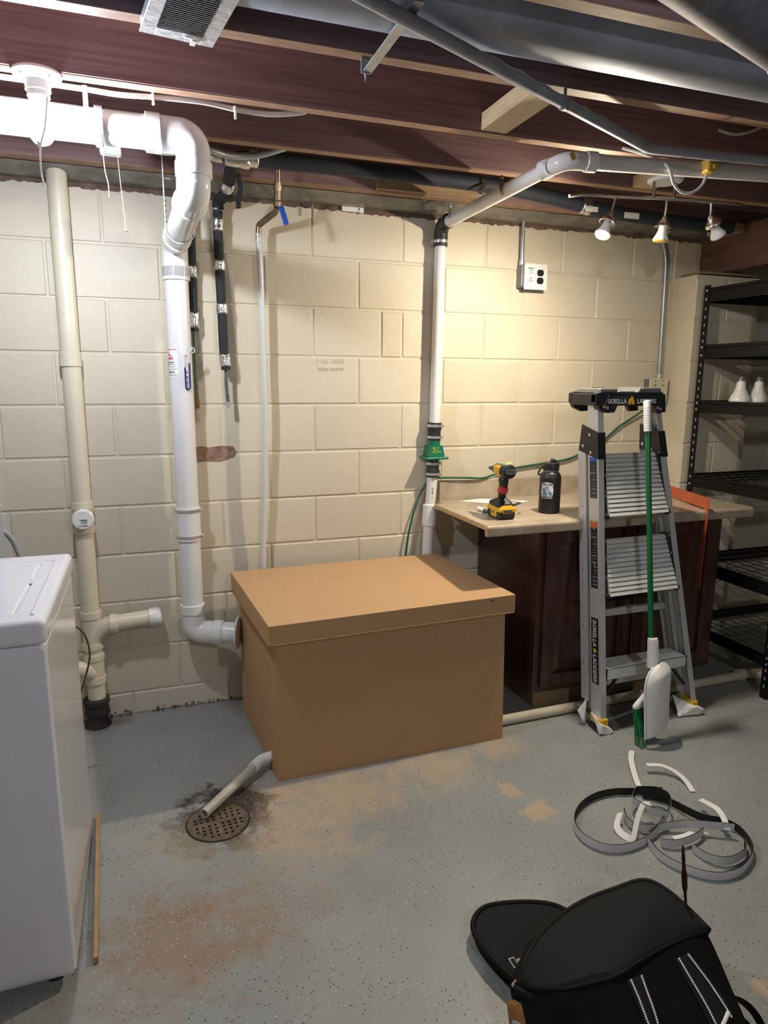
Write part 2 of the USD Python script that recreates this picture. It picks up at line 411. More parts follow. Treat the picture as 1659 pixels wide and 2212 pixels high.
def surf(G, thick=None):
    """Grid of points (a, b, 3) as a sheet; thick: offset vector (or grid of them) for the back."""
    a, b = G.shape[:2]; v = G.reshape(-1, 3); f = []
    idx = lambda i, j: i * b + j
    for i in range(a - 1):
        for j in range(b - 1):
            f += [(idx(i, j), idx(i + 1, j), idx(i + 1, j + 1)), (idx(i, j), idx(i + 1, j + 1), idx(i, j + 1))]
    f = np.array(f)
    if thick is not None:
        o = np.broadcast_to(np.asarray(thick, float), G.shape).reshape(-1, 3); n = len(v)
        v2 = np.vstack([v + o, v]); rim = []
        loop = [idx(i, 0) for i in range(a)] + [idx(a - 1, j) for j in range(1, b)] + [idx(i, b - 1) for i in range(a - 2, -1, -1)] + [idx(0, j) for j in range(b - 2, 0, -1)]
        for p, q in zip(loop, loop[1:] + loop[:1]): rim += [(p, p + n, q + n), (p, q + n, q)]
        f = np.vstack([f, f[:, ::-1] + n, rim]); v = v2
        m = trimesh.Trimesh(v, f, process=False)
        if m.volume < 0: m.invert()
        return m
    return trimesh.Trimesh(v, f, process=False)

def ribbon(path, width, thick, up=(0, 0, 1)):
    P = np.asarray(path, float); T = np.gradient(P, axis=0)
    up = np.broadcast_to(np.asarray(up, float), P.shape)
    T /= np.maximum(np.linalg.norm(T, axis=1, keepdims=True), 1e-9)
    N = np.cross(T, up); N /= np.maximum(np.linalg.norm(N, axis=1, keepdims=True), 1e-9)
    B = np.cross(N, T)
    G = np.stack([P - B * width / 2, P + B * width / 2], 1)
    return surf(G, np.stack([N * thick, N * thick], 1))

def torus_arc(center, xd, yd, R, r, a0, a1, k=20, n=10):
    a = np.linspace(a0, a1, k); xd, yd = unit(xd), unit(yd)
    return tube(np.asarray(center, float) + R * (np.cos(a)[:, None] * xd + np.sin(a)[:, None] * yd), r, n)

def band(p, d, R, w, t=.0015, n=28):
    """A hose-clamp band round an axis."""
    d = unit(d); p = np.asarray(p, float) - d * w / 2
    return lathe(p, d, [(R, 0), (R + t, 0), (R + t, w), (R, w)], n, closed=False)

def clamp(parent, p, d, R, side):
    b = obj(parent, 'hose_clamp', band(p, d, R, .012), 'steel', label='steel hose clamp')
    q = np.asarray(p, float) + unit(side) * (R + .005); u, w, dd = frame(d)
    t = unit(np.cross(d, side))
    obj(b, 'clamp_screw', cat(cyl(q - t * .012, q + t * .012, .0048, n=10), obox(q, (.01, .01, .014), (unit(side), t, unit(d)), .002)), 'steel')
    return b

# ================================================================== THE ROOM
BED0, CH, BL = 1.3191, .2032, .4064
XP0, XP1, YP = 1.675, 2.085, -.165          # pilaster
def block(x0, x1, z0, z1, yf, d=.05, axis='y'):
    g = .0032; c = .0045
    if axis == 'y': return box(x0 + g, x1 - g, yf, yf + d, z0 + g, z1 - g, c)
    return box(yf, yf + d, x0 + g, x1 - g, z0 + g, z1 - g, c)

fl = Polygon([(-3.2, .3), (4.6, .3), (4.6, -6.2), (-3.2, -6.2)], [Point(-.752, -.868).buffer(.1025, 32).exterior.coords])
single_floor = obj(None, 'floor', place(trimesh.creation.extrude_polygon(fl, .1, engine='earcut'), (0, 0, -.1), (1, 0, 0), (0, 1, 0)), 'floor_paint', False)
tag(stage.GetPrimAtPath(single_floor), kind='structure')

wb = structure('wall_back')
obj(wb, 'mortar_bed', cat(box(-3.2, 4.6, .0042, .2, 0, 2.13)), 'cream_paint', False)
CM = ['cream_paint', 'cream_paint_b', 'cream_paint_c']
for r in range(-7, 4):
    z0, z1 = max(BED0 + r * CH, .0), BED0 + (r + 1) * CH
    off = 0. if r % 2 == 0 else BL / 2
    edges = [off + k * BL for k in range(-9, 13)]
    if r == 1: edges = [e for e in edges if abs(e - .2032) > .01] + [.105, .2032]
    edges = sorted(edges)
    for a, b in zip(edges[:-1], edges[1:]):
        if b < -2.6 or a > 3.3: continue
        if a < XP0 < b: b = XP0
        if a >= XP0 and b <= XP1: continue
        if a < XP1 < b: a = XP1
        if b - a < .03 or z1 - z0 < .03: continue
        if z1 > 2.0 and a > 1.3 and a < XP0: b = min(b, 1.83)
        obj(wb, 'block', block(a, b, z0, z1, RNG.uniform(-.0012, .0008)), RNG.choice(CM), False)
# top of the wall beside the beam runs on above the pilaster
obj(wb, 'block', block(XP0, 1.828, BED0 + 3 * CH, 2.1319, 0.), 'cream_paint', False)
obj(wb, 'block', block(XP0, 1.828, 1.955, BED0 + 4 * CH - .16, .004), 'cream_paint_b', False)
# chipped patch, old pencil note and tape on the wall
ptc = [(-.105, .005), (-.09, .03), (-.05, .034), (-.02, .028), (.03, .034), (.08, .03), (.09, .012), (.082, -.012), (.03, -.03), (-.03, -.027), (-.08, -.034), (-.102, -.02)]
obj(wb, 'bare_patch', prism(ptc, (-.635, .0, 1.116), (1, 0, 0), (0, 0, 1), .003), 'bare_brick', False, label='chipped patch of bare brownish block under the paint')
obj(wb, 'pencil_note', cat(text('7-16-2025', .019, (-.195, -.0015, 1.492), (1, 0, .03), (0, 0, 1), .0008, width=.125), text('New pump', .016, (-.183, -.0015, 1.462), (1, 0, .03), (0, 0, 1), .0008, width=.112)), 'ink_faint', False, label='faint handwritten date and note')
# ragged mortar and foam along the top of the wall
pts, x = [], -2.6
top = [(-2.6, 2.168)]
while x < 1.84:
    pts.append((x, 2.119 + .016 * (float(meshkit.fbm(np.array([x * 7, 0., 0.]), 3)) - .3) + .016 * (float(meshkit.fbm(np.array([x * 60, 3., 0.]), 3, 2)) - .5))); x += .007
obj(wb, 'mortar_smear', prism(pts + [(1.84, 2.17), (-2.6, 2.17)], (0, -.004, 0), (1, 0, 0), (0, 0, 1), -.03), 'mortar', False, label='ragged brown mortar along the wall top')
obj(wb, 'sill_plate', box(-3.2, 4.6, .02, .16, 2.132, 2.17), 'old_pale_wood', False)
# loose crumbs of mortar and paint where the wall meets the floor
cr = []
for k in range(60):
    x = -.55 + .9 * (RNG.random() - .62)
    s = RNG.uniform(.004, .011)
    cr.append(obox((x, -.003 - RNG.random() * .012, s * .4 + RNG.random() * .02), (s, s, s * .8), frame((RNG.random(), RNG.random(), 1)), s * .2))
obj(wb, 'crumbs', cat(cr), 'mortar', False, kind='stuff')

pil = structure('pillar')
obj(pil, 'mortar_bed', box(XP0 + .0035, XP1 - .0035, YP + .0035, .004, 0, 1.94), 'cream_paint', False)
for r in range(-7, 4):
    z0, z1 = max(BED0 + r * CH, 0.), min(BED0 + (r + 1) * CH, 1.945)
    if z1 - z0 < .03: continue
    j = RNG.uniform(-.001, .001)
    if r % 2: obj(pil, 'block', block(XP0 - .001, XP1, z0, z1, YP + j, .12), RNG.choice(CM), False)
    else:
        obj(pil, 'block', block(XP0 - .001, XP0 + .2, z0, z1, YP + j, .12), RNG.choice(CM), False)
        obj(pil, 'block', block(XP0 + .2, XP1, z0, z1, YP - j, .12), RNG.choice(CM), False)

for nm, mm in (('wall_left', box(-3.3, -3.2, -6.2, .2, 0, 2.42)), ('wall_right', box(4.6, 4.7, -6.2, .2, 0, 2.42)), ('wall_front', box(-3.3, 4.7, -6.3, -6.2, 0, 2.42))):
    p = structure(nm); obj(p, 'wall_face', mm, 'cream_paint', False)

ceil = structure('ceiling')
for k, x0 in enumerate(np.arange(-3.3, 4.7, .61)):
    obj(ceil, 'subfloor_panel', box(x0 + .001, x0 + .609, -6.3, .2, 2.405, 2.425), 'subfloor_wood', False)
JZ = 2.17
jys = [-.166, -.56, -.897, -1.26] + [-1.62 - .37 * k for k in range(13)]
for k, y in enumerate(jys):
    far = y + (.057 if k == 0 else .041)
    j = obj(ceil, 'joist', box(-3.2, 4.6, y, far, JZ + .001, 2.405, .002), 'joist_wood' if k % 2 else 'joist_wood_b', False)
    obj(j, 'worn_edge', box(-3.2, 4.6, y + .0015, far - .0015, JZ - .0012, JZ + .002), 'joist_worn_edge', False)
# rim board behind, splice board on the last joist
obj(ceil, 'rim_board', box(-3.2, 4.6, .1, .14, 2.17, 2.405), 'joist_wood', False)

# main carrying beam over the pilaster
bm = thing('support_beam', 'heavy red-brown wooden beam resting on the block pillar', 'beam', (1.9, -3, 1.955))
for k in range(3):
    obj(bm, 'beam_ply', box(1.842 + k * .043, 1.842 + k * .043 + .0425, -6.2, .15, 1.962, 2.168, .002), 'beam_wood', False)
single('beam_shim', cat(hull([(1.70, -.16, 1.946), (1.70, -.03, 1.946), (2.06, -.03, 1.946), (2.06, -.16, 1.946), (1.70, -.16, 1.957), (1.70, -.03, 1.957), (2.06, -.03, 1.961), (2.06, -.16, 1.961)])), 'old_pale_wood', 'thin wooden shim plate on the pillar under the beam', 'shim', False)
single('wood_block', obox((1.80, -.19, 2.147), (.10, .14, .04), c=.003), 'pale_wood', 'short pale wood offcut on top edge beside the big beam', 'wood block', False)
single('splice_board', box(.02, .47, -.192, -.167, 2.172, 2.225, .002), 'old_pale_wood', 'light brown splice board nailed on the joist beside the wall', 'board', False)
single('blocking_board', box(.112, .20, -1.218, -.899, JZ + .003, JZ + .052, .002), 'pale_wood', 'pale new wood blocking spanning two joists beside grey pipe', 'board', False)
single('mounting_board', box(.945, 1.04, -.855, -.562, JZ - .001, JZ + .04, .002), 'pale_wood', 'pale wood board between joists above the track light', 'board', False)

# wrinkled plastic sheeting along the wall top
X = np.linspace(-1.4, 1.85, 170); S = np.linspace(0, 1, 9)
G = np.zeros((len(X), len(S), 3))
for j, s in enumerate(S):
    nz = meshkit.fbm(np.stack([X * 4.5, np.full_like(X, s * 3), np.zeros_like(X)], 1), 4, 5)
    G[:, j] = np.stack([X, -.112 + s * .10 + .012 * (nz - .5), 2.166 - .030 * s - .04 * np.maximum(nz - .45, 0) * np.sin(math.pi * s)], 1)
single('plastic_sheet', surf(G, (0, .001, .002)), 'sheeting', 'wrinkled grey plastic sheeting tucked along the top of the block wall', 'plastic sheet', True)

# ================================================================== RADON PIPE
RX, RY, RH, RR = -.757, -.085, 2.09, .0445
rp = thing('radon_pipe', 'wide white plastic vent pipe from brown box up to the joists', 'pipe', (RX, RY, .38))
HJ = V(-.733, -.79, RH)                       # corner under the joists
LJ = V(-.735, -.79, 1.945)                    # lower corner, turning to the wall
WJ = V(RX, RY, 1.93)                          # corner at the wall
BJ = V(RX, RY, .375)
obj(rp, 'pipe', cyl((-3.1, -.79, RH), HJ - V(.09, 0, 0), RR, n=40), 'pvc_white')
R2 = .0515
def hub(p, d, l=.042, r=R2):
    p, d = np.asarray(p, float), unit(d)
    return lathe(p, d, [(RR + .0005, 0), (r - .002, 0), (r, .002), (r, l - .004), (r - .003, l)], 40)
def elbow(a, c, b, rad=.075, fat=.0475):
    a, b, c = map(lambda q: np.asarray(q, float), (a, b, c))
    da, db = unit(a - c), unit(b - c)
    return cat(tube(fillet([c + da * .085, c, c + db * .085], rad, 16), fat, 40), hub(c + da * .125, -da), hub(c + db * .125, -db))
obj(rp, 'elbow', cat(tube(fillet([HJ - V(.085, 0, 0), HJ, HJ - V(0, 0, .075)], .075, 16), .0475, 40), hub(HJ - V(.125, 0, 0), (1, 0, 0)), hub(HJ - V(0, 0, .105), (0, 0, 1))), 'pvc_fitting')
dl = unit(WJ - LJ)
obj(rp, 'elbow', cat(tube(fillet([LJ + V(0, 0, .06), LJ, LJ + dl * .105], .08, 16), .0475, 40), hub(LJ + dl * .145, -dl)), 'pvc_fitting')
obj(rp, 'pipe', cyl(LJ + dl * .1, WJ - dl * .06, RR, n=40), 'pvc_white')
obj(rp, 'elbow', elbow(LJ, WJ, BJ, .08), 'pvc_fitting')
obj(rp, 'pipe', cyl(WJ - V(0, 0, .07), BJ + V(0, 0, .09), RR, n=40), 'pvc_white')
obj(rp, 'hub', lathe((RX, RY, 1.795), (0, 0, 1), [(RR, 0), (R2, .001), (R2, .05), (RR, .052)], 40), 'pvc_fitting')
FJ = V(-.62, RY - .05, .372)
obj(rp, 'elbow', elbow(WJ, BJ, FJ, .075), 'pvc_fitting')
db = unit(FJ - BJ)
obj(rp, 'pipe', cyl(BJ + db * .09, BJ + db * .188, RR, n=40), 'pvc_white')
obj(rp, 'flange', lathe(BJ + db * .182, db, [(RR, 0), (.068, .001), (.070, .004), (.068, .009), (RR, .010)], 40), 'pvc_fitting')
cz = .843
cp = obj(rp, 'rubber_coupling', lathe((RX, RY, cz - .068), (0, 0, 1), [(RR, 0), (.0505, .001), (.0505, .028), (.0485, .034), (.0485, .104), (.0505, .110), (.0505, .136), (RR, .137)], 40), 'pvc_fitting')
for dz in (-.052, .056): clamp(cp, (RX, RY, cz + dz), (0, 0, 1), .0506, (.94, -.33, 0))
obj(rp, 'pipe_plate', cyl((-.80, -.475, 2.146), (-.80, -.475, 2.160), .07, n=32), 'porcelain', label='white round plate behind the pipe')

# direction from the pipe towards the camera in plan
AC = math.atan2(CAM[1] - RY, CAM[0] - RX)
# paper label on the pipe: x=0 of the label is its right edge, at the manometer
lw, lh = .062, .108
lz = 1.432
la = AC - .12 - lw / RR * .5 - .10
def wl(m): return wrapped(m, RX, RY, RR, la, lz)
lb = obj(rp, 'printed_label', wrapped(gridpatch(lw, lh, 16, 4, -lw / 2, 0), RX, RY, RR, la, lz, .0002), 'paper_white', label='white printed label with red and black lettering')
T0 = (0, 0, .0008)
def lt(s, h, x, y, w=None, b=False): return text(s, h, (x, y, .0008), (1, 0, 0), (0, 1, 0), .0004, b, w)
obj(lb, 'red_lettering', wl(cat(lt('MITIGATION SYSTEM', .0036, -.028, .102, .055, True), lt('radon', .0115, -.020, .066, .032, True))), 'ink_red', False)
obj(lb, 'red_emblem', wl(cat(place(trimesh.creation.extrude_polygon(Polygon([(-.004, -.004), (.001, -.0045), (.0045, -.001), (.003, .003), (-.001, .004), (-.004, .002)]).difference(Point(-.001, 0).buffer(.0014)), .0004, engine='earcut'), (-.008, .086, .0008), (1, 0, 0), (0, 1, 0)), place(trimesh.creation.extrude_polygon(Polygon([(-.0022, -.003), (.0022, -.003), (.001, .003), (-.0012, .0028)]), .0004, engine='earcut'), (-.010, .0945, .0008), (1, 0, 0), (0, 1, 0)))), 'ink_red', False)
PS = lambda n, h, x, y, w, q: pseudo(n, h, w, (x, y, .0008), seed=q)
obj(lb, 'black_lettering', wl(cat(PS(8, .003, -.018, .0795, .026, 3), lt('3018', .0056, -.004, .053, .018, True), PS(5, .0056, -.022, .053, .016, 4), PS(16, .0024, -.022, .0465, .04, 5), PS(20, .002, -.022, .038, .048, 6), lt('____________________', .0022, -.022, .034, .048), PS(20, .002, -.022, .029, .048, 7),
    lt('10/20/25', .0085, -.020, .0145, .036), PS(22, .002, -.022, .006, .05, 8))), 'black_ink', False)
# U-tube manometer
ma = AC - .12 + .62
mx, my = RX + (RR + .0055) * math.cos(ma), RY + (RR + .0055) * math.sin(ma)
mt, ml = V(-math.sin(ma), math.cos(ma), 0), V(math.cos(ma), math.sin(ma), 0)
mo = V(mx, my, 1.385)
mano = thing('manometer', 'small clear u-tube gauge with dark blue fluid on the white pipe', 'gauge', mo)
pp = lambda x, z, o=0.: mo + mt * x + V(0, 0, z) + ml * o
arc = [pp(-.0095 * math.cos(t), .0095 - .0095 * math.sin(t)) for t in np.linspace(0, math.pi, 12)]
obj(mano, 'tube', tube(np.array([pp(-.0095, .135)] + [pp(-.0095, .09)]), .0029, 10), 'clear_tube')
obj(mano, 'tube', tube(fillet([pp(.0095, .09), pp(.0095, .145), pp(.02, .157), pp(.026, .15)], .008), .0029, 10), 'clear_tube')
obj(mano, 'blue_fluid', tube(np.array([pp(-.0095, .083), pp(-.0095, .012)] + arc + [pp(.0095, .012), pp(.0095, .10)]), .0031, 10), 'ink_blue')
obj(mano, 'loop', torus_arc(pp(.026, .150), mt, (0, 0, 1), .0095, .0022, 0, 2 * math.pi, 18, 8), 'clear_tube')
sc = obj(mano, 'scale_card', prism([(-.0062, .03), (.0062, .03), (.0062, .138), (-.0062, .138)], pp(0, 0, -.004), mt, (0, 0, 1), .0012), 'paper_white', False)
mk = [text(q, .0035, pp(0, z, -.0026), mt, (0, 0, 1), .0004, True, center=True) for q, z in (('4', .115), ('3', .107), ('2', .099), ('1', .091), ('0', .083))]
mk += [prism([(-.0058, .126), (.0058, .126), (.0058, .1275), (-.0058, .1275)], pp(0, 0, -.0026), mt, (0, 0, 1), .0003), pseudo(4, .002, .008, pp(-.004, .129, -.0026), mt, (0, 0, 1), .0004, 2), pseudo(3, .003, .008, pp(-.004, .033, -.0026), mt, (0, 0, 1), .0004, 5)]
obj(sc, 'black_lettering', cat(mk), 'black_ink', False)
obj(sc, 'blue_marks', cat(prism(Point(0, 0).buffer(.0045).difference(Point(.001, 0).buffer(.0022)), pp(0, .046, -.0026), mt, (0, 0, 1), .0004), pseudo(5, .0028, .014, pp(-.003, .06, -.0026), (0, 0, 1), -mt, .0004, 9), prism([(-.002, .062), (.0035, .062), (.001, .07)], pp(0, 0, -.0026), mt, (0, 0, 1), .0004)), 'ink_blue', False)

# plastic J hangers
def j_hanger(name, label, pc, d, topz, sx=1, hooks=True):
    """strap hanging from a joist, cradling a pipe of radius RR whose axis runs along d through pc."""
    t = thing(name, label, 'pipe hanger', (pc[0], pc[1], pc[2] - R2))
    d = unit(d); side = unit(np.cross(d, (0, 0, 1))) * sx; pc = np.asarray(pc, float)
    up = unit(np.cross(side, d)); up = up if up[2] > 0 else -up
    pts = [pc + (RR + .003) * (math.cos(a) * side + math.sin(a) * up) for a in np.linspace(.5, -math.pi, 26)]
    tp = pts[-1]
    n = max(2, int((topz - tp[2]) / .02))
    strap = pts + [tp + V(0, 0, 1) * (topz - tp[2]) * k / n for k in range(1, n + 1)]
    obj(t, 'strap', ribbon(np.array(strap), .019, .0035, d), 'pvc_fitting')
    hs = [cyl(tp + V(0, 0, z) - side * .0046, tp + V(0, 0, z) + side * .0046, .0028, n=8) for z in np.arange(.02, topz - tp[2] - .01, .017)]
    if hs: obj(t, 'strap_holes', cat(hs), 'ink_grey')
    if hooks:
        for z in (.10, .16):
            obj(t, 'screw', cyl(tp + V(0, 0, z), tp + V(0, 0, z) + side * .022, .0022, n=8), 'steel')
    return t
j_hanger('pipe_hanger', 'white perforated plastic strap cradling the vent pipe near the wall', LJ + dl * .46, dl, 2.165, 1)
t = thing('pipe_hanger', 'white plastic hook hanger round the horizontal vent pipe beside the bulb', 'pipe hanger', (-.975, -.79, RH - .05))
obj(t, 'strap', ribbon(np.array([V(-.975, -.79, RH) + (RR + .003) * V(0, math.sin(a), -math.cos(a)) for a in np.linspace(-2.6, 2.0, 26)]), .02, .004, (1, 0, 0)), 'pvc_fitting')
obj(t, 'hook_tab', box(-.985, -.965, -.848, -.838, RH - .066, RH - .03, .003), 'pvc_fitting')
obj(t, 'strap', box(-1.008, -.996, -.8535, -.8515, 2.075, 2.165), 'string_white', False)

# ================================================================== LAMPHOLDERS, BULBS, CORDS
def bulb_mesh(p, d, s=1.):
    pr = [(.0125, 0), (.0125, .02), (.016, .03), (.024, .046), (.0295, .062), (.0302, .075), (.027, .09), (.018, .101), (.006, .1065), (.0005, .107)]
    return lathe(p, d, [(r * s, h * s) for r, h in pr], 28)
def lampholder(x, y, label, power, cord):
    t = thing('lampholder', label, 'lamp', (x, y, 2.169))
    obj(t, 'base', lathe((x, y, 2.169), (0, 0, -1), [(.057, 0), (.058, .006), (.054, .014), (.036, .019), (.031, .021)], 36), 'porcelain')
    obj(t, 'socket', lathe((x, y, 2.149), (0, 0, -1), [(.031, 0), (.030, .022), (.027, .024), (.027, .036), (.024, .040), (.0225, .055)], 32), 'porcelain')
    obj(t, 'base_screw', cat(*[cyl((x + dx, y - .035, 2.156), (x + dx, y - .035, 2.150), .005, n=10) for dx in (-.03, .03)]), 'steel')
    b = bulb_mesh((x, y, 2.108), (0, 0, -1))
    mm = mat(f'bulb_glow_{len(MATS)}', (.9, .9, .9), .4, emit=power)
    nm = [k for k in MATS if MATS[k] is mm][0]
    obj(t, 'bulb', b, nm, True)
    return t
lamp1 = lampholder(-1.109, -.880, 'lit bare bulb in a white porcelain lampholder over the vent pipe', BULB_LEFT, True)
obj(lamp1, 'pull_string', cat(tube(spline([(-1.085, -.93, 2.10), (-1.095, -.936, 2.03), (-1.108, -.936, 1.985), (-1.112, -.935, 1.93), (-1.108, -.935, 1.893)]), .0022, 8), lathe((-1.112, -.936, 1.995), (0, 0, -1), [(.002, 0), (.004, .003), (.004, .012), (.0022, .015)], 10)), 'string_white')
rear = lampholder(-.10, -3.80, 'bare bulb in a porcelain lampholder behind the viewer', BULB_REAR, False)
# two more cords from a small fixture behind the pipe
sf = thing('ceiling_fixture', 'small white fixture base half hidden behind the vent pipe', 'lamp', (-.95, -.60, 2.12))
obj(sf, 'base', box(-.985, -.925, -.585, -.545, 2.085, 2.168, .004), 'porcelain')
obj(sf, 'pull_string', cat(tube(spline([(-.976, -.60, 2.09), (-.973, -.602, 2.03), (-.966, -.604, 1.99), (-.967, -.604, 1.955)]), .0014, 8)), 'string_white')
obj(sf, 'pull_chain', cat(tube(spline([(-.936, -.60, 2.09), (-.932, -.602, 2.0), (-.925, -.604, 1.87)]), .0011, 8), trimesh.creation.icosphere(1, .005).apply_translation((-.925, -.604, 1.866))), 'steel', label='long thin pull chain ending in a bead')

# ================================================================== BEIGE DRAIN STACK
SX, SY, SR = -1.155, -.052, .035
st = thing('drain_stack', 'beige painted plastic drain stack against the wall beside the washer', 'pipe', (SX, SY, 0))
def ring(z, h=.022, r=.0415, x=SX): return lathe((x, SY, z - h / 2), (0, 0, 1), [(SR, 0), (r - .001, .0005), (r, .002), (r, h - .002), (r - .001, h - .0005), (SR, h)], 32)
obj(st, 'pipe', cyl((SX, SY, .09), (SX + .002, SY, 2.34), SR, n=32), 'pvc_beige')
obj(st, 'coupling', lathe((SX, SY, 1.468), (0, 0, 1), [(SR, 0), (.0395, .001), (.0395, .052), (SR, .055)], 32), 'pvc_beige')
ct = obj(st, 'cleanout_tee', cat(ring(.935, .03), ring(.838, .028), lathe((SX, SY, .838), (0, 0, 1), [(.039, 0), (.039, .10)], 32), cyl((SX, SY, .887), (SX + .004, SY - .052, .887), .040, n=32)), 'pvc_beige')
cc = obj(ct, 'cleanout_cap', lathe((SX + .004, SY - .05, .887), (.06, -1, 0), [(.0405, 0), (.0405, .010), (.036, .014), (.034, .0145)], 32), 'pvc_white', label='round white cleanout cap with a printed sticker')
cy = SY - .0652
obj(cc, 'cap_print', cat(box(-1.1735, -1.1715, cy - .0005, cy + .001, .863, .903), box(-1.173, -1.133, cy - .0005, cy + .001, .862, .865), *[box(-1.158 + k * .0033, -1.1565 + k * .0033, cy - .0005, cy + .001, .872, .884) for k in range(7)]), 'ink_grey', False)
obj(cc, 'cap_line', box(-1.163, -1.135, cy - .0006, cy + .001, .886, .8885), 'valve_green', False)
wy = obj(st, 'branch_wye', cat(ring(.485, .03), ring(.352, .026), tube(spline([(SX, SY, .36), (SX + .02, SY - .004, .40), (SX + .055, SY - .008, .432), (SX + .09, SY - .01, .44)]), [.034] * 25, 24), cyl((SX, SY, .352), (SX, SY, .485), .0375, n=32), lathe((SX + .072, SY - .01, .438), (1, -.02, .03), [(.034, 0), (.0405, .001), (.0405, .028), (.034, .03)], 32)), 'pvc_beige')
obj(wy, 'branch_pipe', cyl((SX + .09, SY - .01, .439), (SX + .245, SY - .012, .452), .033, n=32), 'pvc_beige')
obj(wy, 'end_cap', lathe((SX + .225, SY - .012, .450), (1, 0, .05), [(.034, 0), (.0385, .001), (.0385, .034), (.034, .044), (.022, .051), (.0005, .053)], 32), 'pvc_white', label='glossy white rounded end cap')
lw_ = obj(st, 'branch_wye', cat(ring(.305, .026), ring(.205, .03), cyl((SX, SY, .2), (SX, SY, .305), .0375, n=32), tube(spline([(SX, SY, .215), (SX - .02, SY - .02, .245), (SX - .05, SY - .035, .268), (SX - .075, SY - .04, .272)]), [.032] * 25, 24), lathe((SX - .062, SY - .038, .27), (-1, -.1, .02), [(.032, 0), (.0385, .001), (.0385, .024), (.032, .026)], 28)), 'pvc_beige')
obj(lw_, 'branch_pipe', cyl((SX - .08, SY - .04, .271), (SX - .2, SY - .052, .274), .031, n=24), 'pvc_beige')
obj(st, 'iron_collar', lathe((SX - .003, SY, 0), (0, 0, 1), [(.052, 0), (.043, .02), (.040, .045), (.047, .05), (.050, .06), (.046, .072), (.046, .095), (.051, .10), (.051, .118), (.036, .124)], 32), 'iron_black', label='black cast iron collar at the floor')

# ================================================================== INSULATED PIPES
def foam_pipe(name, label, path, r, bands, m='foam_black', n=20):
    P = np.asarray(path, float)
    t = thing(name, label, 'insulated pipe', P[-1])
    obj(t, 'foam_sleeve', tube(P, r, n), m)
    L = np.concatenate([[0], np.cumsum(np.linalg.norm(np.diff(P, axis=0), axis=1))])
    at = lambda s: np.array([np.interp(s, L, P[:, k]) for k in range(3)])
    for a, b in bands:
        s = np.linspace(a, b, 7)
        q = np.array([at(x) for x in s]); rr = r + .0022 + .0018 * NPR.random(len(s))
        obj(t, 'foil_band', tube(q, rr, n), 'foil', True)
    return t, at, L[-1]
t, at, Ln = foam_pipe('insulated_pipe', 'black foam pipe with foil bands and bare copper tip, beside the hose', [(-.588, -.06, 2.10), (-.592, -.06, 2.0), (-.590, -.06, 1.85), (-.587, -.062, 1.65), (-.586, -.06, 1.545), (-.580, -.062, 1.462)], .0185, [(.0, .035), (.06, .11), (.215, .255), (.38, .42), (.575, .625)])
obj(t, 'copper_tip', tube(np.array([(-.580, -.062, 1.465), (-.581, -.062, 1.40), (-.576, -.062, 1.318)]), .0068, 12), 'copper_green')
obj(t, 'tip_cap', cyl((-.576, -.062, 1.334), (-.576, -.062, 1.31), .0085, n=12), 'steel')
t, at, Ln = foam_pipe('insulated_pipe', 'black foam pipe with foil bands half hidden behind the vent pipe', [(-.693, -.045, 2.14), (-.694, -.045, 1.95), (-.697, -.042, 1.72), (-.697, -.042, 1.612)], .0175, [(.02, .08), (.28, .325), (.455, .515)])
obj(t, 'copper_tip', tube(np.array([(-.697, -.042, 1.614), (-.698, -.042, 1.44), (-.696, -.042, 1.32)]), .0068, 12), 'copper_green')
obj(t, 'tip_cap', cyl((-.696, -.042, 1.345), (-.696, -.042, 1.308), .0085, n=12), 'copper_old')
# overhead run
t, at, Ln = foam_pipe('insulated_pipe', 'long dark foam pipe running under the joists along the wall', spline([(-.50, -.28, 2.205), (.0, -.28, 2.207), (.5, -.285, 2.20), (.80, -.29, 2.175), (.97, -.30, 2.150), (1.3, -.31, 2.13), (1.70, -.32, 2.125)]), .0285, [(.0, .035), (1.40, 1.445)], 'foam_blue_black')
obj(t, 'paper_label', obox((1.13, -.338, 2.128), (.075, .004, .024)), 'sticker_white', False)
obj(t, 'paper_label', obox((.93, -.330, 2.140), (.06, .004, .02)), 'sticker_white', False)
obj(t, 'tape_tail', ribbon(spline([(.42, -.315, 2.21), (.424, -.322, 2.19), (.40, -.325, 2.165), (.41, -.325, 2.15)]), .016, .001, (1, 0, .3)), 'foil', True)
# fitting cluster where the runs drop to the wall
cl = thing('pipe_elbow', 'taped black foam elbow joining the overhead pipe to the wall pipe', 'insulated pipe', (-.565, -.15, 2.10))
obj(cl, 'foam_sleeve', tube(fillet([(-.50, -.28, 2.205), (-.555, -.27, 2.20), (-.56, -.14, 2.115), (-.588, -.065, 2.10), (-.588, -.06, 2.07)], .03), .022, 18), 'foam_black')
obj(cl, 'foil_band', tube(np.array([(-.585, -.30, 2.185), (-.50, -.285, 2.19)]), [.021, .026], 14), 'foil', True)
obj(cl, 'foil_band', tube(np.array([(-.558, -.18, 2.143), (-.562, -.150, 2.123)]), .0245, 14), 'foil', True)
obj(cl, 'foil_band', tube(np.array([(-.64, -.30, 2.19), (-.595, -.30, 2.188)]), [.016, .018], 14), 'foil', True)
obj(cl, 'tape_tail', ribbon(spline([(-.53, -.22, 2.165), (-.52, -.21, 2.12), (-.525, -.19, 2.09), (-.523, -.16, 2.06)]), .018, .002, (1, 0, 0)), 'foam_black', True)

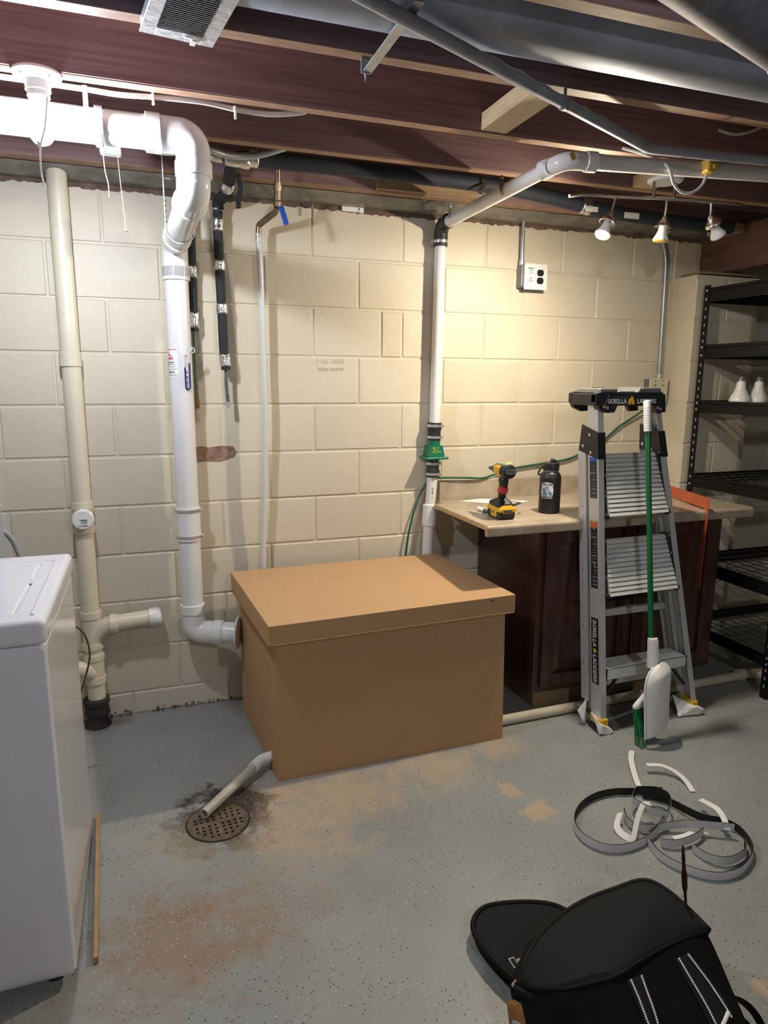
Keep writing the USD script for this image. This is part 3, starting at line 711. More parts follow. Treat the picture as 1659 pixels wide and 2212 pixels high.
# ================================================================== HOSE VALVE AND CLEAR HOSE
hv = thing('hose_valve', 'old brass pipe drop with a blue lever valve', 'valve', (-.385, -.2, 2.06))
obj(hv, 'threaded_pipe', cat(cyl((-.39, -.26, 2.19), (-.386, -.235, 2.125), .010), lathe((-.387, -.24, 2.145), (.01, .06, -.2), [(.013, 0), (.013, .03)], 8)), 'brass_old')
obj(hv, 'valve_body', lathe((-.386, -.235, 2.14), (.01, .11, -.27), [(.012, 0), (.017, .003), (.017, .02), (.0135, .024), (.0135, .055), (.016, .058), (.016, .075), (.010, .078)], 8), 'brass_old')
obj(hv, 'elbow_pipe', tube(fillet([(-.384, -.20, 2.068), (-.384, -.165, 2.055), (-.436, -.085, 2.02), (-.437, -.08, 1.985)], .012), .0115, 14), 'brass_old')
obj(hv, 'blue_handle', cat(obox((-.362, -.214, 2.035), (.021, .010, .070), ((.94, 0, .3), (0, 1, 0), (-.3, 0, .94)), .0045), obox((-.376, -.212, 2.067), (.02, .006, .012), None, .002)), 'blue_plastic', label='blue lever handle')
obj(hv, 'hose_nut', lathe((-.437, -.08, 1.992), (0, 0, -1), [(.0125, 0), (.0135, .002), (.0135, .012), (.0115, .014), (.0115, .02), (.0135, .022), (.0135, .03)], 16), 'steel')
single('clear_hose', tube(spline([(-.437, -.08, 1.968), (-.432, -.072, 1.80), (-.428, -.066, 1.5), (-.428, -.066, 1.25), (-.440, -.06, .95), (-.449, -.048, .70), (-.452, -.045, .40), (-.452, -.045, .06)]), .0125, 16), 'clear_tube', 'cloudy clear plastic hose hanging down the wall behind the box', 'hose', True)
single('wall_hook', cat(cyl((-.205, -.004, 2.12), (-.205, -.03, 2.118), .003, n=8), obox((-.205, -.032, 2.105), (.007, .004, .05), None, .001)), 'steel', 'small metal hook nail at the wall top beside the valve', 'hook')
tp7 = obj(None, 'note_tape', box(-.075, .02, -.016, -.012, 2.118, 2.137), 'paper_white', False)
tag(stage.GetPrimAtPath(tp7), 'small white tape strip marked with a 7 on the wall top', 'tape strip')
obj(tp7, 'black_lettering', text('7', .013, (-.008, -.0162, 2.121), (1, 0, 0), (0, 0, 1), .0005, True), 'black_ink', False)

# ================================================================== SUMP DISCHARGE PIPE
PX, PY, PR = .354, -.045, .0242
sp = thing('sump_pipe', 'slim white plastic pump discharge pipe up the wall and under joists', 'pipe', (PX, PY, 0))
obj(sp, 'pipe', cyl((.300, PY, .0), (.333, PY, .77), .0265, n=28), 'pvc_white')
obj(sp, 'coupling', lathe((.3325, PY, .755), (.04, 0, 1), [(.0265, 0), (.0335, .002), (.0335, .10), (.025, .104)], 28), 'pvc_fitting')
obj(sp, 'pipe', cyl((.336, PY, .84), (.347, PY, 1.01), PR, n=28), 'pvc_white')
pr_ = obj(sp, 'pipe_print', wrapped(cat(pseudo(8, .006, .05, (.004, 0, 0), (0, 1, 0), (-1, 0, 0), .0005, 3), pseudo(4, .005, .022, (.004, .075, 0), (0, 1, 0), (-1, 0, 0), .0005, 8)), .3405, PY, PR, math.atan2(CAM[1] - PY, CAM[0] - .3) + .25, .89), 'ink_grey', False)
cv = thing('check_valve', 'green check valve with black rubber couplings on slim white pipe', 'valve', (.349, PY, .98))
obj(cv, 'rubber_sleeve', lathe((.3465, PY, .985), (.03, 0, 1), [(.025, 0), (.0325, .001), (.0325, .026), (.030, .036), (.0285, .04), (.0285, .075), (.025, .076)], 28), 'rubber_black')
obj(cv, 'rubber_sleeve', lathe((.3505, PY, 1.155), (.02, 0, 1), [(.026, 0), (.0305, .001), (.0305, .022), (.0295, .026), (.0295, .045), (.0325, .052), (.0325, .08), (.026, .081)], 28), 'rubber_black')
for z, r in ((1.0, .0327), (1.048, .0287), (1.170, .0307), (1.222, .0327)):
    clamp(cv, (.3465 + (z - .985) * .02, PY, z), (.02, 0, 1), r, (.94, -.33, 0))
vb = obj(cv, 'valve_body', cat(cyl((.3485, PY, 1.04), (.3515, PY, 1.165), .0285, n=28), hull([(x, y, z) for z, h in ((1.083, .0385), (1.132, .031)) for x in (.350 - h, .350 + h) for y in (PY - h, PY + h)])), 'valve_green')
obj(cv, 'valve_flange', cat(rbox(.350 - .055, .350 + .055, PY - .05, PY + .042, 1.070, 1.0815, .004, 8)), 'valve_green')
obj(vb, 'valve_logo', cat(pseudo(2, .009, .012, (.330, PY - .0352, 1.1175), (1, 0, 0), (0, .14, 1), .0006, 4), pseudo(7, .004, .02, (.345, PY - .0352, 1.121), (1, 0, 0), (0, .14, 1), .0006, 5), pseudo(5, .006, .026, (.334, PY - .0362, 1.110), (1, 0, 0), (0, .14, 1), .0006, 6), pseudo(7, .007, .03, (.333, PY - .0375, 1.1005), (1, 0, 0), (0, .14, 1), .0006, 7), *[torus_arc((x, PY - .0375, 1.105), (q, 0, 0), (0, .14, 1), .007, .0009, -.8, .8, 8, 5) for x, q in ((.334, -1), (.361, 1))], pseudo(5, .003, .018, (.338, PY - .038, 1.0955), (1, 0, 0), (0, .14, 1), .0006, 8)), 'ink_yellow', False)
obj(sp, 'pipe', cyl((.3515, PY, 1.20), (.3625, PY, 2.02), PR, n=28), 'pvc_white')
EJ = V(.363, PY, 2.075)
HA, HB = V(.365, -.16, 2.10), V(.366, -.90, 2.096)
re_ = obj(sp, 'rubber_elbow', cat(tube(fillet([EJ - V(0, 0, .075), EJ + V(0, 0, .01), EJ + unit(HA - EJ) * .085], .05, 12), .0305, 28)), 'rubber_black', label='black rubber elbow')
clamp(re_, EJ - V(0, 0, .055), (0, 0, 1), .0307, (-.94, .33, 0))
clamp(re_, EJ + V(.004, -.065, .023), (.05, -.9, .2), .0307, (.94, .33, 0))
obj(sp, 'pipe', cyl(EJ + unit(HA - EJ) * .06, HB, PR, n=28), 'pvc_white')
HC, HD = V(.405, -.945, 2.105), V(1.83, -1.15, 2.11)
sb = obj(sp, 'elbow', cat(tube(fillet([HB + V(-.002, .035, 0), HC - V(.012, 0, 0), HC + unit(HD - HC) * .05], .05, 12), .0275, 28), lathe(HB + V(-.002, .055, 0), HC - HB + V(-.02, 0, 0), [(PR, 0), (.0305, .001), (.0305, .03), (.027, .032)], 28), lathe(HC + unit(HD - HC) * .085, HC - HD, [(PR, 0), (.031, .001), (.031, .034), (.027, .037)], 28)), 'pvc_fitting')
obj(sb, 'yellow_sticker', obox(HC + V(-.012, -.0295, .004), (.018, .0015, .024), ((.85, 0, .5), (0, 1, 0), (-.5, 0, .85)), 0), 'sticker_yellow', False, label='small yellow sticker')
obj(sp, 'pipe', cyl(HC + unit(HD - HC) * .04, HD, PR, n=28), 'pvc_white')
dA = unit(HB - HA)
nA = unit(np.cross(dA, (0, 0, 1))); nA = nA if nA @ (CAM - HA) > 0 else -nA
pA = lambda s: HA + (HB - HA) * s
def side_text(s, h, f, w, m):
    side = unit(V(-.80, .0, .25)); up = unit(np.cross(side, -dA)); up = up if up[2] > 0 else -up
    return pseudo(s, h * .8, w, pA(f) + side * (PR + .0004), dA, up, .0005, s)
for w_t, w_h, w_f, w_w in ((8, .011, .80, .10), (4, .010, .46, .05)): obj(sp, 'red_print', side_text(w_t, w_h, w_f, w_w, 0), 'ink_pink', False)
for w_t, w_h, w_f, w_w in ((7, .009, .60, .09), (5, .009, .93, .05), (6, .009, .30, .06)): obj(sp, 'grey_print', side_text(w_t, w_h, w_f, w_w, 0), 'tape_grey', False)
for f, lab, mm in ((.62, 'brown metal strap half way along the sloping white pipe', 'copper_old'), (.03, 'grey metal strap beside the black rubber elbow', 'galvanized')):
    t = thing('pipe_strap', lab, 'pipe strap', pA(f))
    c = pA(f); s1 = unit(V(-1, 0, 0)); u1 = V(0, 0, 1)
    obj(t, 'strap', ribbon(np.array([c + (PR + .0015) * (math.cos(a) * s1 + math.sin(a) * u1) for a in np.linspace(.8, -3.3, 26)]), .016, .002, dA), mm)
    obj(t, 'strap', obox(c + V(-.026, 0, .028), (.002, .016, .03), None, 0), mm, False)
    obj(t, 'screw', cyl(c + V(-.03, 0, .034), c + V(-.02, 0, .034), .004, n=8), 'steel')

# ================================================================== OVERHEAD METAL PIPES AND DUCTS
gp = thing('gas_pipe', 'thin galvanized pipe crossing diagonally under the joists', 'pipe', (.15, -1.27, 2.13))
GA, GB, GC = V(-1.1, -1.86, 2.125), V(.60, -1.068, 2.125), V(1.83, -1.17, 2.125)
obj(gp, 'pipe', tube(fillet([GA, GB, GC], .10, 12), .0145, 20), 'pipe_blue_grey')
d1 = unit(GB - GA); s1 = unit(np.cross(d1, (0, 0, 1)))
for f0, f1 in ((.56, .70), (.72, .86), (.93, 1.0)):
    q = [GA + (GB - GA) * f + s1 * .012 + V(0, 0, .0095 - .006 * abs(math.sin(f * 60))) for f in np.linspace(f0, f1, 12)]
    obj(gp, 'paint_smear', tube(np.array(q), .0042, 8), 'tape_grey', label='streak of dried grey caulk along the pipe')
gs = thing('pipe_strap', 'small metal strap holding the diagonal pipe at pale blocking', 'pipe strap', (.16, -1.272, 2.125))
c = GA + (GB - GA) * ((.160 - GA[0]) / (GB[0] - GA[0]))
obj(gs, 'strap', ribbon(np.array([c + .0155 * (math.cos(a) * s1 + math.sin(a) * V(0, 0, 1)) for a in np.linspace(.6, -3.6, 24)]), .014, .0015, d1), 'zinc')
obj(gs, 'strap_tab', obox(c + V(0, 0, .026), (.014, .003, .022), (d1, s1, V(0, 0, 1)), 0), 'zinc', False)
dk = thing('round_duct', 'large round galvanized duct running between the joists', 'duct', (.5, -1.44, 2.15))
obj(dk, 'duct_body', tube(np.array([(-2.6, -1.44, 2.285), (4.5, -1.44, 2.285)]), .138, 48, False), 'galvanized')
for x in (.95,): obj(dk, 'duct_seam', band((x, -1.44, 2.285), (1, 0, 0), .138, .02, .003, 48), 'galvanized')
single('duct_hanger', cat(obox((-.362, -1.40, 2.139), (.022, .33, .003)), obox((-.366, -1.238, 2.152), (.022, .004, .034), None), cyl((-.366, -1.238, 2.140), (-.366, -1.238, 2.118), .0045, .0005, n=10)), 'zinc', 'flat galvanized hanger strap screwed to a joist below the duct', 'hanger', False)
d2 = thing('flue_pipe', 'dark dull metal pipe crossing the top corner by the duct', 'pipe', (.3, -1.75, 2.05))
FA, FB = V(-.618, -2.066, 2.08), V(1.80, -1.222, 2.08)
fd = unit(FB - FA); fs = unit(np.cross(fd, (0, 0, 1)))
fo = V(0.02, -.058, .0)
obj(d2, 'pipe', tube(np.array([FA + fo, FB + fo]), .062, 36, False), 'galvanized_dark')
c = FA + fo + (FB - FA) * .40
obj(d2, 'wire_strap', tube(np.array([c + .066 * (math.cos(a) * fs + math.sin(a) * V(0, 0, 1)) for a in np.linspace(2.4, 6.6, 26)]), .004, 8), 'zinc')

# air register
an = math.radians(8)
rg = thing('air_register', 'white louvred metal air register box below the joists', 'air register', (-.78, -1.4, 2.135))
ra = (V(math.cos(an), math.sin(an), 0), V(-math.sin(an), math.cos(an), 0), V(0, 0, 1))
rc = V(-.772, -1.395, 2.15)
RPt = lambda x, y, z=0.: rc + ra[0] * x + ra[1] * y + ra[2] * z
obj(rg, 'housing', obox(RPt(0, 0, .006), (.15, .31, .024), ra, .003), 'zinc')
obj(rg, 'face_plate', cat(obox(RPt(-.062, 0, -.008), (.03, .312, .004), ra, .001), obox(RPt(.062, 0, -.008), (.03, .312, .004), ra, .001), obox(RPt(0, .138, -.008), (.094, .036, .004), ra, .001), obox(RPt(0, -.138, -.008), (.094, .036, .004), ra, .001)), 'plate_silver', label='dented bright face plate')
obj(rg, 'dark_gap', obox(RPt(0, 0, -.0068), (.10, .24, .001), ra), 'dark_hole', False)
la_ = (ra[0], unit(ra[1] * .8 + ra[2] * .6), unit(np.cross(ra[0], ra[1] * .8 + ra[2] * .6)))
for k in range(30):
    obj(rg, 'louvre', obox(RPt(0, -.112 + k * .00775, -.0085), (.098, .0062, .0012), la_), 'sticker_white', False)
obj(rg, 'lever', cat(obox(RPt(.018, .122, -.013), (.02, .012, .007), ra, .002), obox(RPt(.032, .142, -.014), (.012, .026, .004), ra, .0015)), 'porcelain')

# electrical conduit and cables overhead
single('conduit_pipe', tube(spline([(-.72, -.505, 2.150), (-.66, -.50, 2.150), (-.60, -.47, 2.150), (-.54, -.45, 2.158), (-.48, -.45, 2.17), (-.40, -.45, 2.20)]), .0115, 16), 'zinc', 'short grey metal conduit bend beside the vent pipe elbow', 'conduit', True)
nm = thing('white_cable', 'white flat electric cable stapled along the joist over the vent pipe', 'cable', (-.9, -.85, 2.15))
obj(nm, 'cable', ribbon(spline([(-1.55, -.852, 2.160), (-1.195, -.851, 2.158), (-1.08, -.849, 2.157), (-.994, -.848, 2.156), (-.916, -.848, 2.154), (-.823, -.848, 2.160), (-.704, -.848, 2.163), (-.62, -.848, 2.156), (-.555, -.848, 2.154), (-.50, -.848, 2.158), (-.43, -.848, 2.172), (-.40, -.848, 2.19)]), .013, .0045, (0, .25, 1)), 'cable_white')
for x, z in ((-.835, 2.158), (-.62, 2.150)):
    obj(nm, 'clip', cat(obox((x, -.853, z), (.007, .007, .030), None, .002), cyl((x, -.856, z - .016), (x, -.852, z - .016), .004, n=10)), 'porcelain')
pc_ = thing('lamp_cord', 'white cord with a yellow plug hung on the white pipe by the track light', 'cord', (.85, -.98, 2.09))
obj(pc_, 'cord', tube(spline([(.63, -.90, 2.18), (.663, -.925, 2.165), (.70, -.985, 2.13), (.722, -1.02, 2.095), (.755, -1.01, 2.055), (.79, -1.01, 2.032), (.825, -1.02, 2.032), (.852, -1.03, 2.055), (.862, -1.035, 2.085)]), .0048, 10), 'cable_white')
obj(pc_, 'plug', cat(rbox(.842, .880, -1.062, -1.012, 2.088, 2.128, .007, 8), obox((.866, -1.066, 2.103), (.02, .008, .014), None, .003)), 'plastic_yellow', label='yellow three-way plug')
obj(pc_, 'metal_box', rbox(.885, .905, -1.05, -1.0, 2.10, 2.15, .004, 6), 'steel')
single('white_cable', tube(spline([(1.018, -0.907, 2.276), (1.061, -0.91, 2.27), (1.102, -0.91, 2.272), (1.162, -0.91, 2.289), (1.23, -0.91, 2.32), (1.313, -0.91, 2.364)], 6), .0052, 10), 'cable_white', 'loose thin white cable end against a joist at the far upper corner', 'cable')

# ================================================================== TRACK LIGHT
tl = thing('track_light', 'brushed metal track light with three flood bulbs, one lit', 'lamp', (.98, -.70, 2.05))
obj(tl, 'canopy', lathe((.985, -.70, 2.168), (0, 0, -1), [(.064, 0), (.064, .006), (.058, .012), (.04, .015)], 36), 'sticker_white')
BZ = 2.098
bar = spline([(.60, -.655, BZ - .012), (.66, -.650, BZ), (.72, -.648, BZ + .004), (.80, -.66, BZ + .003), (.93, -.70, BZ), (1.05, -.735, BZ - .002), (1.18, -.755, BZ - .006), (1.26, -.752, BZ - .004), (1.32, -.735, BZ + .002)])
obj(tl, 'bar', tube(bar, .0065, 12), 'chrome')
for x, y in ((.935, -.702), (1.012, -.722)): obj(tl, 'rod', cyl((x, y, 2.155), (x, y, BZ), .0062, n=12), 'chrome')
LIT = V(.737, -.683, 1.972)
def head(px, aim, lit, cup_at):
    px, cup_at = np.asarray(px, float), np.asarray(cup_at, float); aim = unit(aim)
    obj(tl, 'stem', tube(np.array([px, cup_at]), .0048, 10), 'chrome')
    obj(tl, 'socket_cup', lathe(cup_at - aim * .006, aim, [(.006, 0), (.010, .004), (.014, .016), (.026, .028), (.0305, .034), (.031, .041), (.027, .043), (.026, .036)], 28, False), 'chrome')
    b0 = cup_at + aim * .026
    bb = obj(tl, 'flood_bulb', lathe(b0, aim, [(.012, 0), (.0135, .008), (.0155, .022), (.020, .036), (.0268, .048), (.0285, .053)] + ([(.0285, .056)] if lit else [(.0285, .057)]), 28, True), 'bulb_white')
    fc = b0 + aim * .057
    if lit:
        mat('flood_glow', (.9, .9, .9), .4, emit=BULB_TRACK)
        obj(bb, 'lens', lathe(fc - aim * .002, aim, [(.0278, 0), (.0272, .004), (.0235, .009), (.016, .013), (.007, .0152), (.0005, .0156)], 28, True), 'flood_glow', True, label='glowing lens of the lit bulb')
    else:
        obj(bb, 'lens', lathe(fc, aim, [(.0283, 0), (.0275, .003), (.018, .0045), (.0005, .005)], 28, True), 'lens_amber', True)
    return fc
head((.800, -.661, BZ), V(-.42, -.06, -.90), True, (.775, -.668, 2.035))
head((.985, -.715, BZ), V(-.10, .05, -1), False, (.985, -.712, 2.032))
head((1.16, -.752, BZ - .004), V(.62, .1, -.72), False, (1.165, -.75, 2.040))

# ================================================================== WALL OUTLETS AND CONDUITS
def emt(name, label, path, r=.0095):
    t = thing(name, label, 'conduit', path[-1])
    obj(t, 'tube', tube(path, r, 14), 'zinc'); return t
t = emt('conduit_pipe', 'straight metal conduit dropping to the white outlet plate', np.array([(.783, -.022, 2.15), (.785, -.022, 1.958)]))
obj(t, 'connector', cat(cyl((.785, -.022, 1.972), (.785, -.022, 1.950), .0125, n=14)), 'steel')
ob = thing('outlet_box', 'grey metal box with white plate and four power sockets', 'outlet', (.842, -.03, 1.845))
obj(ob, 'metal_box', rbox(.772, .888, -.044, .002, 1.852, 1.952, .004, 8), 'box_grey')
pl = obj(ob, 'cover_plate', obox((.846, -.047, 1.900), (.122, .006, .116), None, .002), 'outlet_white')
gf = obj(pl, 'white_socket', obox((.819, -.0505, 1.90), (.034, .003, .069), None, .001), 'gfci', label='white rectangular double socket')
yk = -.0522
hz = []
for zc in (1.917, 1.883):
    hz += [box(.8115, .8135, yk - .0006, yk + .002, zc - .006, zc + .002), box(.8235, .8255, yk - .0006, yk + .002, zc - .006, zc + .002), cyl((.8185, yk - .0006, zc + .009), (.8185, yk + .002, zc + .009), .0027, n=12)]
hz.append(box(.803, .832, yk - .0005, yk + .003, 1.9345, 1.937))
obj(pl, 'socket_slots', cat(hz), 'dark_hole', False)
for zc in (1.9175, 1.8825):
    g = Point(0, 0).buffer(.0172, 24).intersection(sbox(-.02, -.0142, .02, .0142))
    k = obj(pl, 'black_socket', prism(g, (.868, -.049, zc), (1, 0, 0), (0, 0, 1), .004), 'outlet_black', False, label='black round-sided socket')
t = emt('conduit_pipe', 'curved shiny metal conduit running down beside the pillar', spline([(1.545, -.10, 2.15), (1.560, -.03, 2.12), (1.578, -.022, 2.10), (1.598, -.02, 2.05), (1.606, -.02, 2.0), (1.612, -.02, 1.8), (1.619, -.02, 1.44)]), .0105)
obj(t, 'connector', cyl((1.619, -.02, 1.465), (1.619, -.02, 1.438), .014, n=14), 'steel')
o2 = thing('outlet_box', 'ivory double outlet plate behind the top of the ladder', 'outlet', (1.60, -.03, 1.32))
obj(o2, 'metal_box', rbox(1.545, 1.655, -.042, .002, 1.326, 1.440, .004, 8), 'box_grey')
p2 = obj(o2, 'cover_plate', obox((1.60, -.045, 1.383), (.116, .006, .118), None, .002), 'outlet_ivory')
obj(p2, 'socket_slots', cat(*[cyl((x, -.0486, z), (x, -.046, z), .003, n=10) for x in (1.575, 1.625) for z in (1.43,)], *[box(x - .002, x + .002, -.0486, -.046, z - .004, z + .004) for x in (1.570, 1.580, 1.620, 1.630) for z in (1.408, 1.365)]), 'dark_hole', False)
gc = thing('extension_cord', 'green extension cord draped along the wall behind the counter', 'cord', (.8, -.03, .9))
obj(gc, 'cord', tube(spline([(.20, -.03, .01), (.21, -.03, .45), (.224, -.03, .62), (.238, -.028, .72), (.268, -.022, .83), (.305, -.014, .912), (.350, -.012, .968), (.407, -.030, .977), (.52, -.0345, .972), (.614, -.03, .966), (.68, -.018, .978), (.79, -.012, 1.004), (.985, -.012, 1.026), (1.10, -.012, 1.04), (1.186, -.012, 1.071), (1.294, -.012, 1.122), (1.40, -.014, 1.20), (1.50, -.02, 1.258), (1.56, -.038, 1.31), (1.585, -.062, 1.36)]), .0052, 10), 'cord_green', True)
obj(gc, 'plug', rbox(1.572, 1.598, -.085, -.049, 1.352, 1.378, .006, 8), 'cord_green')

# ================================================================== CARDBOARD BOX
cb = thing('cardboard_box', 'large brown cardboard box with lid standing on the floor', 'box', (-.08, -.4, 0))
def hexa(b, tpts, c=.004):
    pts = []
    cen = np.mean(np.array(b + tpts, float), 0)
    for ring_, s in ((b, -1), (tpts, 1)):
        n = len(ring_)
        for i in range(n):
            p = np.array(ring_[i], float); q0 = unit(np.array(ring_[i - 1], float) - p); q1 = unit(np.array(ring_[(i + 1) % n], float) - p)
            pts += [p + q0 * c, p + q1 * c, p - V(0, 0, s * c)]
    return hull(pts)
zb = .575
obj(cb, 'body', hexa([(-.524, -.707, 0), (.393, -.698, 0), (.372, -.095, 0), (-.566, -.100, 0)], [(-.520, -.700, zb), (.398, -.668, zb), (.375, -.08, zb), (-.562, -.085, zb)], .003), 'cardboard', False)
L4 = [(-.547, -.733), (.430, -.690), (.360, -.068), (-.595, -.087)]
LZ = (.600, .602, .622, .622)
lidm = hexa([(x, y, z - .070) for (x, y), z in zip(L4, LZ)], [(x, y, z) for (x, y), z in zip(L4, LZ)], .003)
lid = obj(cb, 'lid', lidm, 'cardboard', False)
obj(lid, 'slot_mark', box(.318, .334, -.6985, -.690, .5885, .591), 'black_ink', False)
sh = []
for (a, b) in ((L4[0], L4[1]), (L4[3], L4[0])):
    a, b = V(*a, .5295 if a is L4[0] or b is L4[1] else .545), V(*b, .5305)
    sh.append(obox((a + b) / 2, (np.linalg.norm(b - a) - .01, .006, .004), (unit(b - a), unit(np.cross((0, 0, 1), b - a)), V(0, 0, 1))))
obj(lid, 'cut_edge', cat(sh), 'cardboard_edge', False)

# condensate pipe and floor drain
dp = thing('drain_pipe', 'short white plastic pipe running from the box to the floor drain', 'pipe', (-.68, -.75, 0))
obj(dp, 'pipe', cat(lathe((-.578, -.622, .040), (-.21, -.222, -.013), [(.0168, 0), (.0168, .315), (.0125, .315), (.0125, .22)], 24, False)), 'pvc_dirty')
obj(dp, 'elbow', cat(tube(fillet([(-.598, -.643, .041), (-.572, -.616, .044), (-.52, -.603, .046)], .03, 8), .0195, 24), lathe((-.606, -.652, .039), (.21, .222, .013), [(.0172, 0), (.0215, .001), (.0215, .024), (.019, .026)], 24)), 'pvc_fitting')
DX, DY, DR = -.752, -.868, .098
fd_ = thing('floor_drain', 'rusty round floor drain grate with rows of holes', 'drain', (DX, DY, -.01))
g = Point(0, 0).buffer(DR, 40)
holes = []
for q in range(4):
    for i in range(4):
        for j in range(4):
            x, y = .012 + i * .0195, .014 + j * .0185
            if math.hypot(x, y) < DR - .013: holes.append(((x if q % 2 else -x), (y if q < 2 else -y)))
g = g.difference(__import__('shapely').unary_union([Point(x, y).buffer(.0052, 4) for x, y in holes]))
obj(fd_, 'grate', prism(g, (DX, DY, -.003), (1, .1, 0), (-.1, 1, 0), .005), 'grate_metal', False)
obj(fd_, 'drain_bowl', lathe((DX, DY, -.07), (0, 0, 1), [(.05, 0), (.09, .03), (.1005, .064)], 32, True), 'dark_hole')
obj(fd_, 'rim', lathe((DX, DY, -.008), (0, 0, 1), [(.0985, 0), (.0985, .0085), (.1035, .0092), (.1035, 0)], 40, False), 'iron_black')
db_ = []
for k in range(90):
    a, r = RNG.uniform(.3, 4.0), RNG.uniform(.02, .15)
    x, y = DX + r * math.cos(a) + .02, DY + r * math.sin(a) + .035
    s = RNG.uniform(.0015, .004)
    db_.append(obox((x, y, .0015 + (.0015 if r < DR else 0)), (s, s * 1.4, s), frame((RNG.uniform(-1, 1), RNG.uniform(-1, 1), .7)), 0))
single('grit', cat(db_), 'old_pale_wood', 'dirty grit scattered round the floor drain', 'grit', False, kind='stuff')

# ================================================================== COUNTER AND CABINET
CT = .865
lm = .036
ctp = thing('countertop', 'beige stone-look laminate countertop with backsplash along the wall', 'countertop', (1.0, -.3, .83))
prof = [(-.008, CT), (-.59, CT)] + [(-.595 - .014 * math.sin(a), CT - .014 + .014 * math.cos(a)) for a in np.linspace(.2, 1.57, 6)] + [(-.609, CT - .04), (-.604, CT - .045), (-.588, CT - .045), (-.588, CT - .02), (-.008, CT - .02)]
prof_n = [(-.085, CT)] + prof[1:-1] + [(-.085, CT - .02)]
obj(ctp, 'worktop', cat(prism(prof, (.386, 0, 0), (0, 1, 0), (0, 0, 1), 1.3165), prism(prof_n, (.3425, 0, 0), (0, 1, 0), (0, 0, 1), .0435)), 'laminate', 25)
bs = [(-.002, CT - .002), (-.022, CT - .002), (-.022, CT + .088)] + [(-.012 - .010 * math.cos(a), CT + .088 + .010 * math.sin(a)) for a in np.linspace(0, 1.57, 5)] + [(-.002, CT + .098)]
obj(ctp, 'backsplash', prism(bs, (.395, 0, 0), (0, 1, 0), (0, 0, 1), 1.27), 'laminate', 25)
obj(ctp, 'raw_end', prism([(-.087, CT - .001), (-.59, CT - .001), (-.607, CT - .008), (-.607, CT - .043), (-.589, CT - .043), (-.589, CT - .019), (-.087, CT - .019)], (.3395, 0, 0), (0, 1, 0), (0, 0, 1), .003), 'particle_board', False, label='raw unfinished particle board end')
cbx = thing('base_cabinet', 'dark cherry wood base cabinet under the countertop', 'cabinet', (1.1, -.3, .0))
KX0, KX1, KY = .618, 1.588, -.545
obj(cbx, 'carcass', box(KX0, KX1, KY + .02, -.01, .09, .843, .002), 'cherry_wood', False)
obj(cbx, 'side_panel', box(KX0 - .003, KX0 + .02, KY + .019, -.01, .088, .843, .002), 'cherry_wood', False)
obj(cbx, 'face_frame', cat(box(KX0 - .002, KX0 + .042, KY, KY + .02, .09, .843, .002), box(KX1 - .042, KX1 + .002, KY, KY + .02, .09, .843, .002), box(KX0 + .04, KX1 - .04, KY, KY + .02, .80, .843, .002), box(KX0 + .04, KX1 - .04, KY, KY + .02, .09, .125, .002), box(1.08, 1.125, KY, KY + .02, .12, .81, .002)), 'cherry_wood', False)
for x0, x1 in ((KX0 + .03, 1.095), (1.11, KX1 - .03)):
    z0, z1, y0 = .115, .815, KY - .019
    d = obj(cbx, 'door', cat(box(x0, x0 + .06, y0, KY, z0, z1, .003), box(x1 - .06, x1, y0, KY, z0, z1, .003), box(x0 + .058, x1 - .058, y0, KY, z1 - .06, z1, .003), box(x0 + .058, x1 - .058, y0, KY, z0, z0 + .06, .003)), 'cherry_wood', False)
    obj(d, 'door_panel', hull([(x, KY - .003, z) for x in (x0 + .055, x1 - .055) for z in (z0 + .055, z1 - .055)] + [(x, KY - .014, z) for x in (x0 + .085, x1 - .085) for z in (z0 + .085, z1 - .085)] + [(x, KY - .001, z) for x in (x0 + .055, x1 - .055) for z in (z0 + .055, z1 - .055)]), 'cherry_wood', False)
obj(cbx, 'base_board', cat(box(KX0 + .03, KX1 - .05, KY + .035, KY + .06, .0, .09, .002), box(KX0 + .03, KX0 + .05, KY + .06, -.03, .0, .09), box(KX1 - .09, KX1 - .05, KY + .06, -.03, .0, .09)), 'base_wood', False, label='bare wood plinth board')
fp = thing('floor_pipe', 'old cream plastic pipe lying on the floor before the cabinet', 'pipe', (1.2, -.56, 0))
obj(fp, 'pipe', cyl((.40, -.60, .021), (1.79, -.575, .021), .0205, n=20), 'pvc_beige')
obj(fp, 'elbow', cat(tube(fillet([(1.76, -.576, .024), (1.82, -.575, .024), (1.90, -.61, .024)], .04, 8), .0255, 20), cyl((1.755, -.576, .024), (1.785, -.5755, .024), .028, n=20)), 'pvc_beige')
obj(fp, 'pipe', cyl((1.87, -.60, .021), (2.6, -.90, .021), .0205, n=20), 'pvc_beige')

# ---- things on the counter
dr = thing('power_drill', 'yellow and black cordless drill driver standing on the countertop', 'drill', (.475, -.44, CT))
da_ = unit(V(.02, 1, 0)); ds = V(da_[1], -da_[0], 0)        # forward, and to the tool's right
D = lambda s, f, z: V(.478, -.475, CT + .0006) + ds * s + da_ * f + V(0, 0, z)
DA = (ds, da_, V(0, 0, 1))
def dbox(s0, s1, f0, f1, z0, z1, c=.004): return obox(D((s0 + s1) / 2, (f0 + f1) / 2, (z0 + z1) / 2), (s1 - s0, f1 - f0, z1 - z0), DA, c)
obj(dr, 'battery', cat(dbox(-.037, .037, -.045, .07, .0, .036, .007)), 'drill_black', 20)
obj(dr, 'battery_top', cat(hull([D(s, f, z) for s, f, z in [(-.038, -.047, .032), (.038, -.047, .032), (-.038, .065, .034), (.038, .065, .034), (-.038, -.047, .043), (.038, -.047, .043), (-.022, -.040, .058), (.022, -.040, .058), (-.036, .06, .052), (.036, .06, .052)]])), 'drill_yellow', 20)
